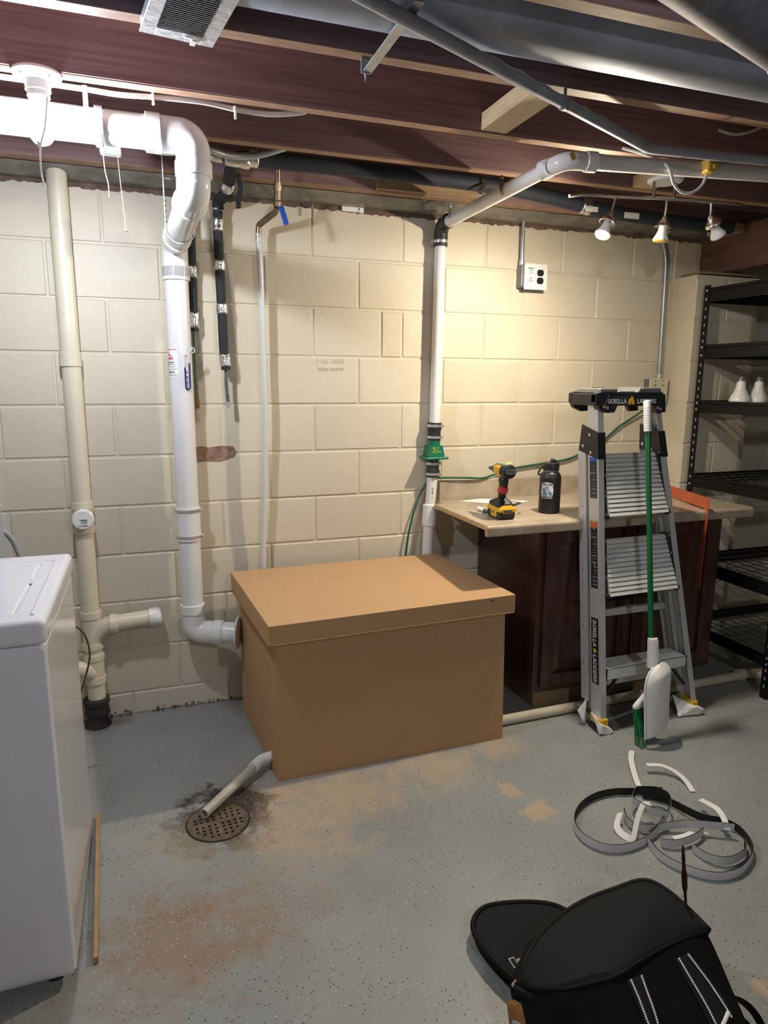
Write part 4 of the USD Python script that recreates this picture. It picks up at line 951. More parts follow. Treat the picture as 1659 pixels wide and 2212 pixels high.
obj(dr, 'battery_badge', cat(dbox(-.020, .020, -.0485, -.045, .027, .041, .001)), 'drill_grey', False)
obj(dr, 'badge_frame', cat(dbox(-.022, .022, -.0478, -.046, .025, .0265, 0), dbox(-.022, .022, -.0478, -.046, .0415, .043, 0), dbox(-.022, -.0205, -.0478, -.046, .025, .043, 0), dbox(.0205, .022, -.0478, -.046, .025, .043, 0)), 'drill_yellow', False)
obj(dr, 'side_badge', cat(dbox(-.0386, -.036, -.02, .03, .008, .046, .001)), 'drill_yellow', False)
obj(dr, 'lettering', cat(pseudo(3, .009, .026, D(-.0389, .022, .022), -da_, (0, 0, 1), .0006, 5), text('XR', .012, D(-.0375, -.028, .008), -da_, (0, 0, 1), .0006, True)), 'drill_grey', False)
obj(dr, 'handle_foot', blob([(*D(-.022, -.022, .055), .014), (*D(.022, -.022, .055), .014), (*D(-.024, .05, .058), .012), (*D(.024, .05, .058), .012), (*D(-.010, .005, .078), .012), (*D(.010, .005, .078), .012)], .012, 4), 'drill_black', True)
obj(dr, 'handle', blob([(*D(0, .012, .078), .0165), (*D(0, .002, .125), .0165), (*D(0, -.006, .160), .019), (*D(.0, .008, .166), .017)], .010, 3), 'drill_black', True)
obj(dr, 'handle_trim', cat(tube(spline([D(-.0145, .014, .085), D(-.0155, .008, .12), D(-.016, .004, .15)]), .0042, 8)), 'drill_yellow')
obj(dr, 'trigger', blob([(*D(0, .028, .158), .008), (*D(0, .022, .135), .008)], .008, 2), 'drill_red', True)
obj(dr, 'red_tape', tube(np.array([D(-.002, .0065, .106), D(0, .0045, .114), D(.002, .0035, .124), D(.003, .002, .132)]), .0215, 20), 'drill_red', label='band of red tape round the handle')
obj(dr, 'motor_cap', cat(lathe(D(0, -.058, .198), da_, [(.019, 0), (.027, .004), (.0305, .014), (.031, .045)], 28)), 'drill_black')
obj(dr, 'motor_vents', cat(dbox(-.018, .018, -.0592, -.057, .192, .206, .0005)), 'drill_grey', False)
obj(dr, 'motor_frame', cat(dbox(-.020, .020, -.0596, -.058, .2065, .208, 0), dbox(-.020, .020, -.0596, -.058, .190, .1915, 0), dbox(-.020, -.0185, -.0596, -.058, .190, .208, 0), dbox(.0185, .020, -.0596, -.058, .190, .208, 0)), 'tape_grey', False)
obj(dr, 'gear_body', lathe(D(0, -.016, .198), da_, [(.0315, 0), (.0315, .035), (.028, .058), (.022, .07)], 28), 'drill_yellow')
obj(dr, 'top_cover', blob([(*D(-.010, -.035, .221), .012), (*D(.010, -.035, .221), .012), (*D(-.010, .035, .218), .012), (*D(.010, .035, .218), .012)], .01, 3), 'drill_green', True)
obj(dr, 'top_sticker', dbox(.002, .022, -.035, -.012, .2315, .2338, .001), 'drill_yellow', False)
obj(dr, 'chuck', lathe(D(0, .052, .198), da_ + V(-.25, 0, 0), [(.021, 0), (.017, .02), (.010, .032), (.0075, .05), (.004, .056)], 20), 'drill_grey')

BX, BY = .735, -.425
CT += .0006
bt = thing('water_bottle', 'black insulated water bottle with a sticker on the countertop', 'bottle', (BX, BY, CT))
obj(bt, 'body', lathe((BX, BY, CT), (0, 0, 1), [(.040, 0), (.0445, .003), (.0455, .008), (.0455, .148), (.0445, .158), (.040, .170), (.034, .176), (.032, .178), (.032, .183)], 48), 'bottle_black', True)
obj(bt, 'steel_rim', lathe((BX, BY, CT + .181), (0, 0, 1), [(.0325, 0), (.033, .001), (.033, .003), (.032, .0035)], 40), 'steel')
bl_ = obj(bt, 'lid', lathe((BX, BY, CT + .1845), (0, 0, 1), [(.0335, 0), (.0345, .001), (.0345, .027), (.033, .031), (.029, .033)], 40), 'bottle_black')
obj(bl_, 'spout', cat(blob([(BX + .003, BY, CT + .219, .009), (BX + .018, BY - .004, CT + .219, .008), (BX + .005, BY, CT + .226, .009)], .008, 2)), 'bottle_black', True)
aw = math.atan2(CAM[1] - BY, CAM[0] - BX)
lx = V(-math.sin(aw), math.cos(aw), 0)
obj(bl_, 'carry_loop', tube(spline([V(BX, BY, CT + .20) - lx * .033, V(BX, BY, CT + .188) - lx * .044, V(BX, BY, CT + .170) - lx * .052, V(BX, BY, CT + .162) - lx * .047, V(BX, BY, CT + .168) - lx * .036]), .0038, 10), 'bottle_black')
# round sticker: white die-cut shape, wrapped on the bottle
def tri_patch(poly, n=.004):
    m = trimesh.creation.extrude_polygon(poly, .0005, engine='earcut')
    for _ in range(2): m = m.subdivide()
    return m
stp = Polygon([(-.026, .062), (-.02, .067), (0, .0705), (.02, .067), (.027, .060), (.024, .05), (.027, .04), (.026, .02), (.024, .012), (.022, .0), (-.024, .0), (-.025, .012), (-.028, .02), (-.027, .036), (-.025, .048)])
sx0 = aw - .28
def wb_(m, lift=.0003): return wrapped(m, BX, BY, .0456, sx0, CT + .066, lift)
stk = obj(bt, 'sticker', wb_(tri_patch(stp)), 'sticker_white', False, label='white sticker with a skull, bones, blue splashes and black lettering')
obj(stk, 'black_lettering', wb_(cat(text('DRINK SOME', .0085, (-.0225, .0565, .0006), (1, 0, 0), (0, 1, 0), .0004, True, width=.045), text('DAMN WATER', .008, (-.0225, .0022, .0006), (1, 0, 0), (0, 1, 0), .0004, True, width=.043),
    place(tri_patch(Point(0, 0).buffer(.0028)), (.0005, .047, .0006), (1, 0, 0), (0, 1, 0)), place(tri_patch(Point(0, 0).buffer(.0018)), (-.006, .047, .0006), (1, 0, 0), (0, 1, 0)))), 'black_ink', False)
obj(stk, 'skull_print', wb_(cat(place(tri_patch(Point(0, 0).buffer(.0105)), (.006, .044, .0004), (1, 0, 0), (0, 1, 0)), place(tri_patch(sbox(-.005, -.006, .006, .004)), (.0, .036, .0004), (1, 0, 0), (0, 1, 0)))), 'sticker_lilac', False)
obj(stk, 'blue_print', wb_(cat(*[place(tri_patch(Point(0, 0).buffer(r)), (x, y, .0005), (1, 0, 0), (0, 1, 0)) for x, y, r in ((-.013, .037, .007), (-.008, .022, .0075), (-.016, .020, .004), (.013, .024, .0065), (.019, .018, .004), (-.002, .015, .004))])), 'sticker_blue', False)

CT -= .0006
def sheet(pts, z, m, name, label, cat_):
    return single(name, prism(pts, (0, 0, z), (1, 0, 0), (0, 1, 0), .0008), m, label, cat_, False)
pq = sheet([(.478, -.062), (.60, -.030), (.80, -.16), (.66, -.235)], CT + .0012, 'paper_white', 'paper_sheet', 'white paper sheet lying flat behind the drill', 'paper')
pz = CT + .0025
obj(pq, 'print_lines', cat(*[pseudo(n, .010, w, (x, y, pz), (.8, -.55, 0), (.55, .8, 0), .0003, n) for n, w, x, y in ((7, .09, .53, -.075), (4, .05, .60, -.14))]), 'tape_grey', False)
pb_ = thing('bit_holder', 'small white and black bit holder lying beside the drill', 'bit holder', (.465, -.335, CT))
bd = unit(V(-.03, 1, .0))
obj(pb_, 'white_tube', lathe((.462, -.345, CT + .0085), (-.1, 1, .05), [(.0075, 0), (.0085, .002), (.0085, .045), (.007, .047)], 16), 'plastic_white')
obj(pb_, 'black_tip', lathe((.463, -.372, CT + .0085), (0, 1, 0), [(.006, 0), (.0085, .003), (.0085, .027), (.008, .028)], 16), 'drill_grey')
single('plastic_bag', hull([(.60, -.30, CT + .001), (.76, -.18, CT + .001), (.72, -.11, CT + .001), (.57, -.22, CT + .001), (.66, -.21, CT + .007), (.62, -.24, CT + .006), (.69, -.18, CT + .006)]), 'clear_tube', 'small crumpled clear plastic bag behind the drill', 'plastic bag', True)
single('utility_blade', hull([(.575, -.425, CT + .001), (.615, -.40, CT + .001), (.613, -.394, CT + .001), (.574, -.417, CT + .001), (.59, -.415, CT + .006), (.605, -.405, CT + .005)]), 'steel', 'small metal bit lying by the drill battery', 'tool bit', False)
fq = thing('framing_square', 'orange rusty framing square hooked over the counter edge', 'framing square', (1.41, -.62, .7))
so = V(1.425, -.621, .923); sxd = unit(V(.10, .34, .0)); szd = unit(V(-.03, -.02, -1))
ssd = unit(V(.50, .86, 0))
obj(fq, 'tongue_and_blade', prism([(0, 0), (.40, 0), (.40, -.052), (.034, -.052), (.030, -.41), (-.006, -.41)], so, sxd, unit(np.cross(np.cross(sxd, -szd), sxd)), .0022), 'square_orange', False)
tk = []
for k in range(22): tk.append(prism([(0, 0), (.001, 0), (.001, .008 if k % 4 else .016), (0, .008 if k % 4 else .016)], so + sxd * (.02 + k * .0125) + V(0, 0, -.018) + np.cross(sxd, V(0, 0, 1)) * .0008, sxd, (0, 0, 1), .0006))

# ================================================================== STEP LADDER
ld = thing('step_ladder', 'folded aluminium step ladder with black top leaning on the counter', 'ladder', (1.05, -.72, 0))
LA, LB = V(.795, -.795, .045), V(.775, -.665, 1.335)
RA, RB = V(1.300, -.785, .045), V(1.085, -.655, 1.335)
def lerp(a, b, t): return a + (b - a) * t
Lp = lambda z: lerp(LA, LB, (z - .045) / 1.29)
Rp = lambda z: lerp(RA, RB, (z - .045) / 1.29)
def rail(a, b, w, dpt, t, side, back=0.):
    """C-channel from a to b; web on the outer side; a/b is the front outer corner; side=+1: web at -x."""
    o = V(0, back, 0); a, b = a + o, b + o
    sh = [(0, 0), (side * w, 0), (side * w, t), (side * t, t), (side * t, dpt - t), (side * w, dpt - t), (side * w, dpt), (0, dpt)]
    pts = np.array(sh); v = []
    for p in (a, b):
        for x, y in pts: v.append(p + V(x, y, 0))
    tri = trimesh.creation.triangulate_polygon(Polygon(sh), engine='earcut')
    n = len(sh); f = []
    order = [int(np.argmin(np.linalg.norm(pts - q, axis=1))) for q in tri[0]]
    for t3 in tri[1]: f += [[order[i] for i in t3], [order[i] + n for i in t3][::-1]]
    for i in range(n): j = (i + 1) % n; f += [(i, j, j + n), (i, j + n, i + n)]
    m = trimesh.Trimesh(v, f, process=False); m.fix_normals(); return m
obj(ld, 'front_rail', rail(LA, LB, .026, .066, .0025, 1), 'aluminium', False)
obj(ld, 'front_rail', rail(RA, RB, .026, .066, .0025, -1), 'aluminium', False)
obj(ld, 'rear_rail', rail(Lp(.10), Lp(1.15), .024, .05, .0025, 1, .085), 'aluminium', False)
obj(ld, 'rear_rail', rail(Rp(.10), Rp(1.15), .024, .05, .0025, -1, .085), 'aluminium', False)
for z in (.16, .46, .75): obj(ld, 'rear_brace', cat(obox((Lp(z) + Rp(z)) / 2 + V(0, .11, 0), (Rp(z)[0] - Lp(z)[0] - .01, .02, .03), None, .002)), 'aluminium', False)
# grooves and rivets on the outer side
rv = []
for z in (.18, .26, .42, .60, .66, .88, .92): rv.append(cyl(Lp(z) + V(.001, .107, 0), Lp(z) + V(-.004, .107, 0), .005, n=10))
for z in (.20, .43, .455, .70, .84, .87): rv.append(cyl(Lp(z) + V(.001, .03, 0), Lp(z) + V(-.003, .03, 0), .005, n=10))
for z in (.18, .30, .44, .56, .70): rv.append(cyl(Rp(z) + V(-.002, .03, 0), Rp(z) + V(-.0105, .03, 0), .0045, n=10))
for m_ in rv: obj(ld, 'rivet', m_, 'steel')
# printed labels on the left rail, reading downwards on its outer side
yo = lambda z, d: Lp(z) + V(-.0012, d, 0)
ldir = unit(LB - LA)
def rail_label(z0, z1, m, w=.044, d=.012): return obox((yo(z0, d + w / 2) + yo(z1, d + w / 2)) / 2, (.0012, w, np.linalg.norm(yo(z1, 0) - yo(z0, 0))), (V(1, 0, 0), unit(np.cross(ldir, V(1, 0, 0))), ldir), 0)
b1 = obj(ld, 'brand_label', rail_label(.20, .475, 'x'), 'ladder_label', False, label='black name label on the rail')
yv = unit(np.cross(ldir, V(1, 0, 0)))
obj(b1, 'white_lettering', text('GORILLA', .021, yo(.468, .045) + V(-.0012, 0, 0), -ldir, V(0, -1, 0), .0006, True, width=.112), 'sticker_white', False)
obj(b1, 'white_lettering', text('LADDERS', .021, yo(.323, .045) + V(-.0012, 0, 0), -ldir, V(0, -1, 0), .0006, True, width=.116), 'sticker_white', False)
def emblem(o, xd, yd, s):
    base = Polygon([(-.5, -.5), (-.12, -.5), (-.08, -.25), (.05, -.25), (.1, -.5), (.5, -.5), (.48, .05), (.3, .2), (.28, .45), (.12, .6), (-.05, .6), (-.12, .4), (-.32, .25), (-.5, 0)])
    return prism(__import__('shapely').affinity.scale(base, s, s, origin=(0, 0)), o, xd, yd, .0007)
obj(b1, 'yellow_emblem', emblem(yo(.339, .034) + V(-.0012, 0, 0), -ldir, V(0, -1, 0), .019), 'ladder_yellow', False)
b2 = obj(ld, 'warning_label', rail_label(.60, .86, 'x', .042), 'ladder_label', False, label='black warning label with an orange top')
obj(b2, 'orange_strip', rail_label(.845, .872, 'x', .043).apply_translation((-.0008, 0, 0)), 'ladder_orange', False)
b3 = obj(ld, 'warning_label', rail_label(.965, 1.125, 'x', .042), 'ladder_label', False, label='black information label with a blue top')
obj(b3, 'blue_strip', rail_label(1.112, 1.128, 'x', .042).apply_translation((-.0008, 0, 0)), 'blue_plastic', False)
for bz0, bz1, bp_ in ((.61, .84, b2), (.97, 1.108, b3)):
    z = bz0; lns = []
    while z < bz1 - .01:
        w = RNG.uniform(.02, .036); hh = RNG.choice([.003, .003, .008]); lns.append(rail_label(z, z + hh, 'x', w, .015).apply_translation((-.0009, 0, 0))); z += hh + .008
    obj(bp_, 'fine_print', cat(lns), 'ink_grey', False)
# top cap
tc = [(-.035, 0), (.375, 0)]
cf, cbk = -.690, -.525
def capx(y): return 0
body = []
cap0 = V(.70, 0, 0)
kx = lambda x: .748 + (x - .703) * .823
outline = [(kx(x), z) for x, z in [(.703, 1.378), (.735, 1.385), (1.075, 1.383), (1.103, 1.374), (1.106, 1.335), (1.112, 1.305), (1.062, 1.302), (1.040, 1.330), (.825, 1.332), (.81, 1.306), (.77, 1.304), (.725, 1.318), (.703, 1.345)]]
tcap = obj(ld, 'top_cap', cat(prism(outline, (0, cf, 0), (1, 0, 0), (0, 0, 1), -.032), prism(outline, (0, cbk, 0), (1, 0, 0), (0, 0, 1), -.02), box(.748, .785, cf + .001, cbk, 1.332, 1.378, .004), box(1.045, 1.079, cf + .001, cbk, 1.332, 1.376, .004), box(.76, 1.07, cf + .01, cbk, 1.35, 1.378, .003)), 'ladder_black', 20, label='black plastic top cap')
obj(tcap, 'tool_tray', rbox(.768, .856, cf + .010, cbk - .004, 1.376, 1.3995, .006, 8), 'ladder_tray', 20, label='silvery grey tool tray')
obj(tcap, 'tool_tray', box(.862, .945, cf + .02, cbk - .006, 1.374, 1.3885, .003), 'ladder_tray', 20)
obj(tcap, 'tool_tray', cat(rbox(.968, 1.064, cf + .010, cbk - .004, 1.376, 1.4025, .006, 8), hull([(.948, cf + .01, 1.38), (.966, cf + .01, 1.404), (.948, cbk - .012, 1.38), (.966, cbk - .012, 1.404), (.985, cf + .01, 1.38), (.985, cbk - .012, 1.38)])), 'ladder_tray', 20)
for x0_, x1_, z1_ in ((.832, .888, 1.3755), (.980, 1.030, 1.3745)):
    sl = obj(tcap, 'grip_slot', box(x0_, x1_, cf - .0012, cf + .01, 1.3665, z1_), 'dark_hole', False)
    obj(sl, 'slot_edge', box(x0_, x1_, cf - .002, cf, 1.365, 1.3665), 'ladder_tray', False)
obj(tcap, 'hole_rim', lathe((.812, (cf + cbk) / 2, 1.3998), (0, 0, 1), [(.026, 0), (.026, .0012), (.02, .0012)], 24), 'dark_hole', False)
obj(tcap, 'edge_line', obox((.797, cf - .0008, 1.352), (.0016, .0016, .045), ((.9, 0, -.42), (0, 1, 0), (.42, 0, .9)), 0), 'ladder_tray', False)
for w_t, w_x, w_w in (('GORILLA', .800, .088), ('LADDERS', .940, .090)): obj(tcap, 'white_lettering', text(w_t, .0165, (w_x, cf - .0002, 1.341), (1, 0, 0), (0, 0, 1), .001, True, width=w_w), 'sticker_white', False)
obj(tcap, 'yellow_emblem', emblem((.913, cf - .0002, 1.351), (1, 0, 0), (0, 0, 1), .029), 'ladder_yellow', False)
for x, z in ((.786, 1.327), (.800, 1.324), (1.042, 1.322), (1.056, 1.317)): obj(tcap, 'rivet', cyl((x, cf - .003, z), (x, cf + .002, z), .0062, n=12), 'steel')
# hinge brackets
for P0, sg in ((Lp, 1), (Rp, -1)):
    z0, z1 = 1.135, 1.235
    pp_ = [(-.0035, -.004, z0 - .012), (-.0035, .125, z0 + .012), (-.0035, .10, z1 + .018), (-.0035, -.004, z1 - .008), ]
    pts = []
    for x, y, z in pp_:
        q = P0(z) + V(x * sg, y, 0); pts += [q, q + V(.004 * sg, 0, 0)]
    pts2 = []
    for z in (z0 - .012, z1 - .008):
        q = P0(z); pts2 += [q + V(-.003 * sg, -.004, 0), q + V(.029 * sg, -.004, 0), q + V(-.003 * sg, .0, 0), q + V(.029 * sg, .0, 0)]
    pts3 = []
    for x, y, z in pp_:
        q = P0(z) + V((x + .031) * sg, y, 0); pts3 += [q, q + V(.003 * sg, 0, 0)]
    hb = obj(ld, 'hinge_bracket', cat(hull(pts), hull(pts2), hull(pts3)), 'ladder_black', False, label='black plastic hinge bracket')
    xx = (-.005, -.002) if sg > 0 else (-.0315, -.0365)
    if sg < 0: xx = (-.036, -.030); 
    for y, z in ((.095, 1.168), (.045, 1.145), (.05, 1.215)): obj(hb, 'rivet', cyl(P0(z) + V(xx[0] if sg > 0 else -.0365, y, 0), P0(z) + V(xx[1] if sg > 0 else -.0335, y, 0), .0068, n=12), 'steel')
# folded ribbed treads
def tread(z0, z1, name_label, nr):
    t = []
    for i in range(nr):
        za, zb_ = lerp(z0, z1, i / nr), lerp(z0, z1, (i + 1) / nr) - .0022
        ya, yb = -.018 + .040 * (za - z0) / (z1 - z0), -.018 + .040 * (zb_ - z0) / (z1 - z0)
        a0, a1, b0, b1 = Lp(za) + V(.040, ya, 0), Rp(za) + V(-.038, ya, 0), Lp(zb_) + V(.040, yb, 0), Rp(zb_) + V(-.038, yb, 0)
        bk = V(0, .012, 0); e = V(0, .0012, .0008)
        t.append(hull([a0 + bk, a1 + bk, b0 + bk, b1 + bk, a0 + e, a1 + e, b0 + V(0, .0012, -.0006), b1 + V(0, .0012, -.0006), a0 + V(0, 0, .003), a1 + V(0, 0, .003), b0 + V(0, 0, -.003), b1 + V(0, 0, -.003)]))
    ob_ = obj(ld, 'tread', t[0], 'aluminium_tread', False, label=name_label)
    for m in t[1:]: obj(ob_, 'tread_rib', m, 'aluminium_tread', False)
    obj(ob_, 'tread_back', hull([P + V(dx, .028, 0) for P, dx in ((Lp(z0), .040), (Lp(z1), .040), (Rp(z0), -.038), (Rp(z1), -.038))] + [P + V(dx, .036, 0) for P, dx in ((Lp(z0), .040), (Lp(z1), .040), (Rp(z0), -.038), (Rp(z1), -.038))]), 'aluminium', False)
    for P, dx in ((Lp, .029), (Rp, -.029)):
        s = 1 if dx > 0 else -1
        k = obj(ob_, 'side_bracket', hull([P(z) + V(dx + q * s, y, 0) for z in (z0 - .01, z1 + .006) for q in (0, .009) for y in (.004, .045)]), 'ladder_black', False)
        obj(k, 'bracket_rivets', cat(*[cyl(P(z) + V(dx + .005 * s, .003, 0), P(z) + V(dx + .005 * s, .0, 0), .004, n=8) for z in np.linspace(z0, z1, 4)]), 'steel')
        obj(k, 'pivot_knob', cyl(P(z0) + V(dx - .004 * s, .0, 0), P(z0) + V(dx + .014 * s, -.002, 0), .011, n=14), 'ladder_black')
tread(.895, 1.14, 'ribbed upper tread folded flat', 14)
tread(.572, .795, 'ribbed lower tread folded flat', 12)
# bottom step, horizontal
zs = .27
a, b = Lp(zs), Rp(zs)
bsx = obj(ld, 'bottom_step', cat(hull([(a[0] + .029, a[1] - .006, zs - .045), (b[0] - .029, b[1] - .006, zs - .045), (a[0] + .029, a[1] - .006, zs), (b[0] - .029, b[1] - .006, zs), (a[0] + .029, a[1] - .003, zs), (b[0] - .029, b[1] - .003, zs), (a[0] + .029, a[1] - .003, zs - .045), (b[0] - .029, b[1] - .003, zs - .045)]),
    hull([(x, y, z) for x, y0 in ((a[0] + .029, a[1]), (b[0] - .029, b[1])) for y in (y0 - .006, y0 + .095) for z in (zs - .003, zs)])), 'aluminium_tread', False, label='flat bottom step')
for k in range(11): obj(bsx, 'tread_rib', hull([(x, y0 + .002 + k * .0085 + d, z) for x, y0 in ((a[0] + .03, a[1]), (b[0] - .03, b[1])) for d, z in ((0, zs - .001), (.005, zs - .001), (.001, zs + .0015), (.004, zs + .0015))]), 'aluminium_tread', False)
for x0, P in ((a[0] + .0265, a), (b[0] - .0295, b)): obj(bsx, 'end_cap', hull([(x0 + dx, y, z) for dx in (0, .003) for y in (P[1] - .008, P[1] + .09) for z in (zs - .048, zs + .002)]), 'ladder_black', False)
obj(ld, 'diagonal_brace', cat(tube(np.array([b + V(-.09, .01, -.05), Rp(.13) + V(-.03, .03, 0)]), .007, 8), tube(np.array([a + V(.09, .01, -.05), Lp(.13) + V(.03, .03, 0)]), .007, 8)), 'ladder_black')
# feet
for P, sg in ((Lp, 1), (Rp, -1)):
    q = P(.045)
    ft = obj(ld, 'foot', cat(box(min(q[0] - .004 * sg, q[0] + .032 * sg), max(q[0] - .004 * sg, q[0] + .032 * sg), q[1] - .005, q[1] + .07, .028, .062, .003)), 'ladder_yellow', False, label='yellow plastic foot')
    obj(ft, 'rubber_pad', box(min(q[0] - .008 * sg, q[0] + .036 * sg), max(q[0] - .008 * sg, q[0] + .036 * sg), q[1] - .01, q[1] + .075, .0, .03, .004), 'rubber_black', False)
def crumple(pts, seed, s=.008, nm='x'):
    m = hull(pts)
    for _ in range(3): m = m.subdivide()
    v = np.array(m.vertices); nz = meshkit.fbm(v * 38 + seed, 3, seed) - .5
    nz2 = meshkit.fbm(v * 80 + seed, 2, seed + 3) - .5
    m.vertices = v + np.array(m.vertex_normals) * (nz * s * 2 + nz2 * s)[:, None]; v2 = np.array(m.vertices); v2[:, 2] = np.maximum(v2[:, 2], .0005); m.vertices = v2
    return m
q = LA
for i, (pts, lab) in enumerate((
    ([(q[0] - .016, q[1] - .015, .002), (q[0] + .045, q[1] - .022, .002), (q[0] - .014, q[1] - .014, .05), (q[0] - .014, q[1] + .05, .075), (q[0] + .04, q[1] - .018, .022), (q[0] + .02, q[1] + .06, .004), (q[0] + .055, q[1] - .01, .004)], 'crumpled white paper wrapped round the front ladder foot by the box'),
    ([(q[0] - .030, q[1] + .075, .02), (q[0] - .006, q[1] + .09, .012), (q[0] - .018, q[1] + .085, .115), (q[0] - .004, q[1] + .10, .11), (q[0] - .04, q[1] + .11, .055)], 'crumpled white paper stuck to the rear rail of the ladder'))):
    single('paper_wrap', crumple(pts, i + 2), 'paper_white', lab, 'paper', True)
q = RA
single('paper_wrap', crumple([(q[0] - .10, q[1] - .005, .004), (q[0] - .085, q[1] + .06, .075), (q[0] - .02, q[1] - .02, .045), (q[0] + .03, q[1] - .018, .026), (q[0] - .075, q[1] + .0, .035), (q[0] + .012, q[1] - .02, .004), (q[0] - .04, q[1] + .05, .05)], 9), 'paper_white', 'crumpled white paper round the ladder foot near the shelving', 'paper', True)

# ================================================================== BROOM AND DUSTPAN
H0, H1 = V(.946, -.905, .165), V(.936, -.752, 1.356)
hd = unit(H1 - H0); hp = lambda z: lerp(H0, H1, (z - H0[2]) / (H1[2] - H0[2]))
br = thing('broom', 'green-handled broom with white grip leaning against the ladder', 'broom', (.91, -.92, 0))
obj(br, 'handle', cyl(hp(.20), hp(1.25), .0108, n=20), 'broom_green')
gr = obj(br, 'grip', lathe(hp(1.235), hd, [(.011, 0), (.0145, .001), (.0148, .01), (.0148, .095), (.0142, .118), (.010, .1205), (.0005, .121)], 24), 'plastic_white', label='white dimpled grip')
dm = []
u_, w_, _ = frame(hd)
for i in range(9):
    for j in range(14):
        a = (j + .5 * (i % 2)) / 14 * 2 * math.pi; c0 = hp(1.248 + i * .0095) + (.0149 * math.cos(a)) * u_ + (.0149 * math.sin(a)) * w_
        rr = math.cos(a) * u_ + math.sin(a) * w_
        dm.append(lathe(c0 - rr * .0008, rr, [(.0021, 0), (.0019, .0008)], 6))
obj(gr, 'grip_dimples', cat(dm), 'ink_grey', False)
obj(br, 'broom_head', blob([(*(H0 + V(-.070, .012, -.012)), .013), (*(H0 + V(.010, .035, -.012)), .013), (*(H0 + V(-.012, .006, .050)), .013), (*(H0 + V(.008, .010, .050)), .013)], .012, 3), 'plastic_white', True)
bm_, tips = [], []
for k in range(260):
    s, t_ = RNG.random(), RNG.random() - .5
    top_ = H0 + V(-.078 + .08 * s, .012 + .03 * s + .016 * t_, -.018)
    bot = V(.872 + .075 * s + RNG.uniform(-.004, .004), -.935 + .045 * s + .045 * t_ + RNG.uniform(-.004, .004), RNG.uniform(.001, .008))
    mid = lerp(top_, bot, .6) + V(RNG.uniform(-.003, .003), -.006, 0)
    P = spline([top_, mid, bot], 3); bm_.append(tube(P[:-1], .0016, 4, False)); tips.append(tube(P[-3:], .0019, 4))
bb_ = obj(br, 'bristles', cat(bm_), 'bristle_green', False, kind='stuff')
obj(bb_, 'bristle_tips', cat(tips), 'bristle_tip', False, kind='stuff')

du = thing('dustpan', 'white plastic dustpan clipped upright onto the broom handle', 'dustpan', (.97, -.90, .04))
z0 = .425; flutes = []
o_ = V(.004, -.006, 0)
obj(du, 'clip_sleeve', lathe(hp(.31) + o_, hd, [(.0235, 0), (.0205, .05), (.0185, .118), (.0165, .12), (.0125, .12)], 28), 'plastic_white')
for k in range(16):
    a0 = k / 16 * 2 * math.pi
    P = [hp(.312 + .11 * t) + o_ + (.0228 - .0045 * t) * (math.cos(a0 + .9 * t) * u_ + math.sin(a0 + .9 * t) * w_) for t in np.linspace(0, 1, 8)]
    flutes.append(tube(np.array(P), .0022, 6))
obj(du, 'sleeve_flutes', cat(flutes), 'plastic_white')
# pan shell: top at the sleeve, lip near the floor, its back bulging towards the room
pt_ = hp(.335) + V(.004, -.028, 0)
lat = unit(V(.93, .28, .20)); dn = unit(V(.02, -.085, -1)); out = unit(np.cross(lat, dn)); out = out if out @ (CAM - pt_) > 0 else -out
ns, nt = 29, 25
G = np.zeros((ns, nt, 3))
for i, s in enumerate(np.linspace(-1, 1, ns)):
    for j, t in enumerate(np.linspace(0, 1, nt)):
        w = .022 + .062 * min(1, (t / .30)) ** .55 if t < .30 else .084
        w = .022 + .062 * (1 - (1 - min(t / .34, 1)) ** 2.4) ** .5
        bulge = .050 * (1 - abs(s) ** 2.6) * (1 - .55 * t) * min(1, t * 5 + .35)
        dep = .285 * t
        G[i, j] = pt_ + lat * (w * s * (1 - .06 * t) + .012) + dn * (dep + .012 * abs(s) ** 2 * (1 - t)) + out * (bulge - .008)
obj(du, 'pan', surf(G, -out * .003), 'plastic_white', True)
rimp = [G[0, j] for j in range(nt - 1, -1, -1)] + [G[i, 0] for i in range(1, ns)] + [G[-1, j] for j in range(1, nt)]
obj(du, 'pan_rim', tube(np.array(rimp[:nt]), .004, 8), 'plastic_white')
obj(du, 'pan_rim', tube(np.array(rimp[-nt:]), .004, 8), 'plastic_white')

# ================================================================== SHELVING
SXA, SXB, SYA, SYB = 1.702, 2.92, -.785, -.192
sh_ = thing('shelving_unit', 'black steel shelving unit with wire decks beside the pillar', 'shelving', (2.3, -.5, 0))
def post(x, y, sx, sy):
    t = .002; w = .036
    return cat(box(min(x, x + sx * w), max(x, x + sx * w), min(y, y + sy * t), max(y, y + sy * t), 0, 1.885), box(min(x, x + sx * t), max(x, x + sx * t), min(y, y + sy * w), max(y, y + sy * w), 0, 1.885))
levels = [(1.805, 1.872), (1.540, 1.605), (1.278, 1.336), (.905, .968), (.478, .542), (.152, .208)]
for x, sx in ((SXA, 1), (SXB, -1)):
    for y, sy in ((SYA, 1), (SYB, -1)):
        p = obj(sh_, 'post', post(x, y, sx, sy), 'shelf_black', False)
        if sx > 0:
            kh = []
            for z in np.arange(.06, 1.86, .0381):
                if any(a - .01 < z < b + .01 for a, b in levels): continue
                kh.append(box(x - .0004, x + .001, y + sy * .018 - .0035, y + sy * .018 + .0035, z - .007, z + .007))
            obj(p, 'keyholes', cat(kh), 'tape_grey', False)
            obj(p, 'rivets', cat(*[cyl((x - .0035, y + sy * .018, z), (x + .001, y + sy * .018, z), .0058, n=10) for a, b in levels for z in (a + .014, b - .012)]), 'steel')
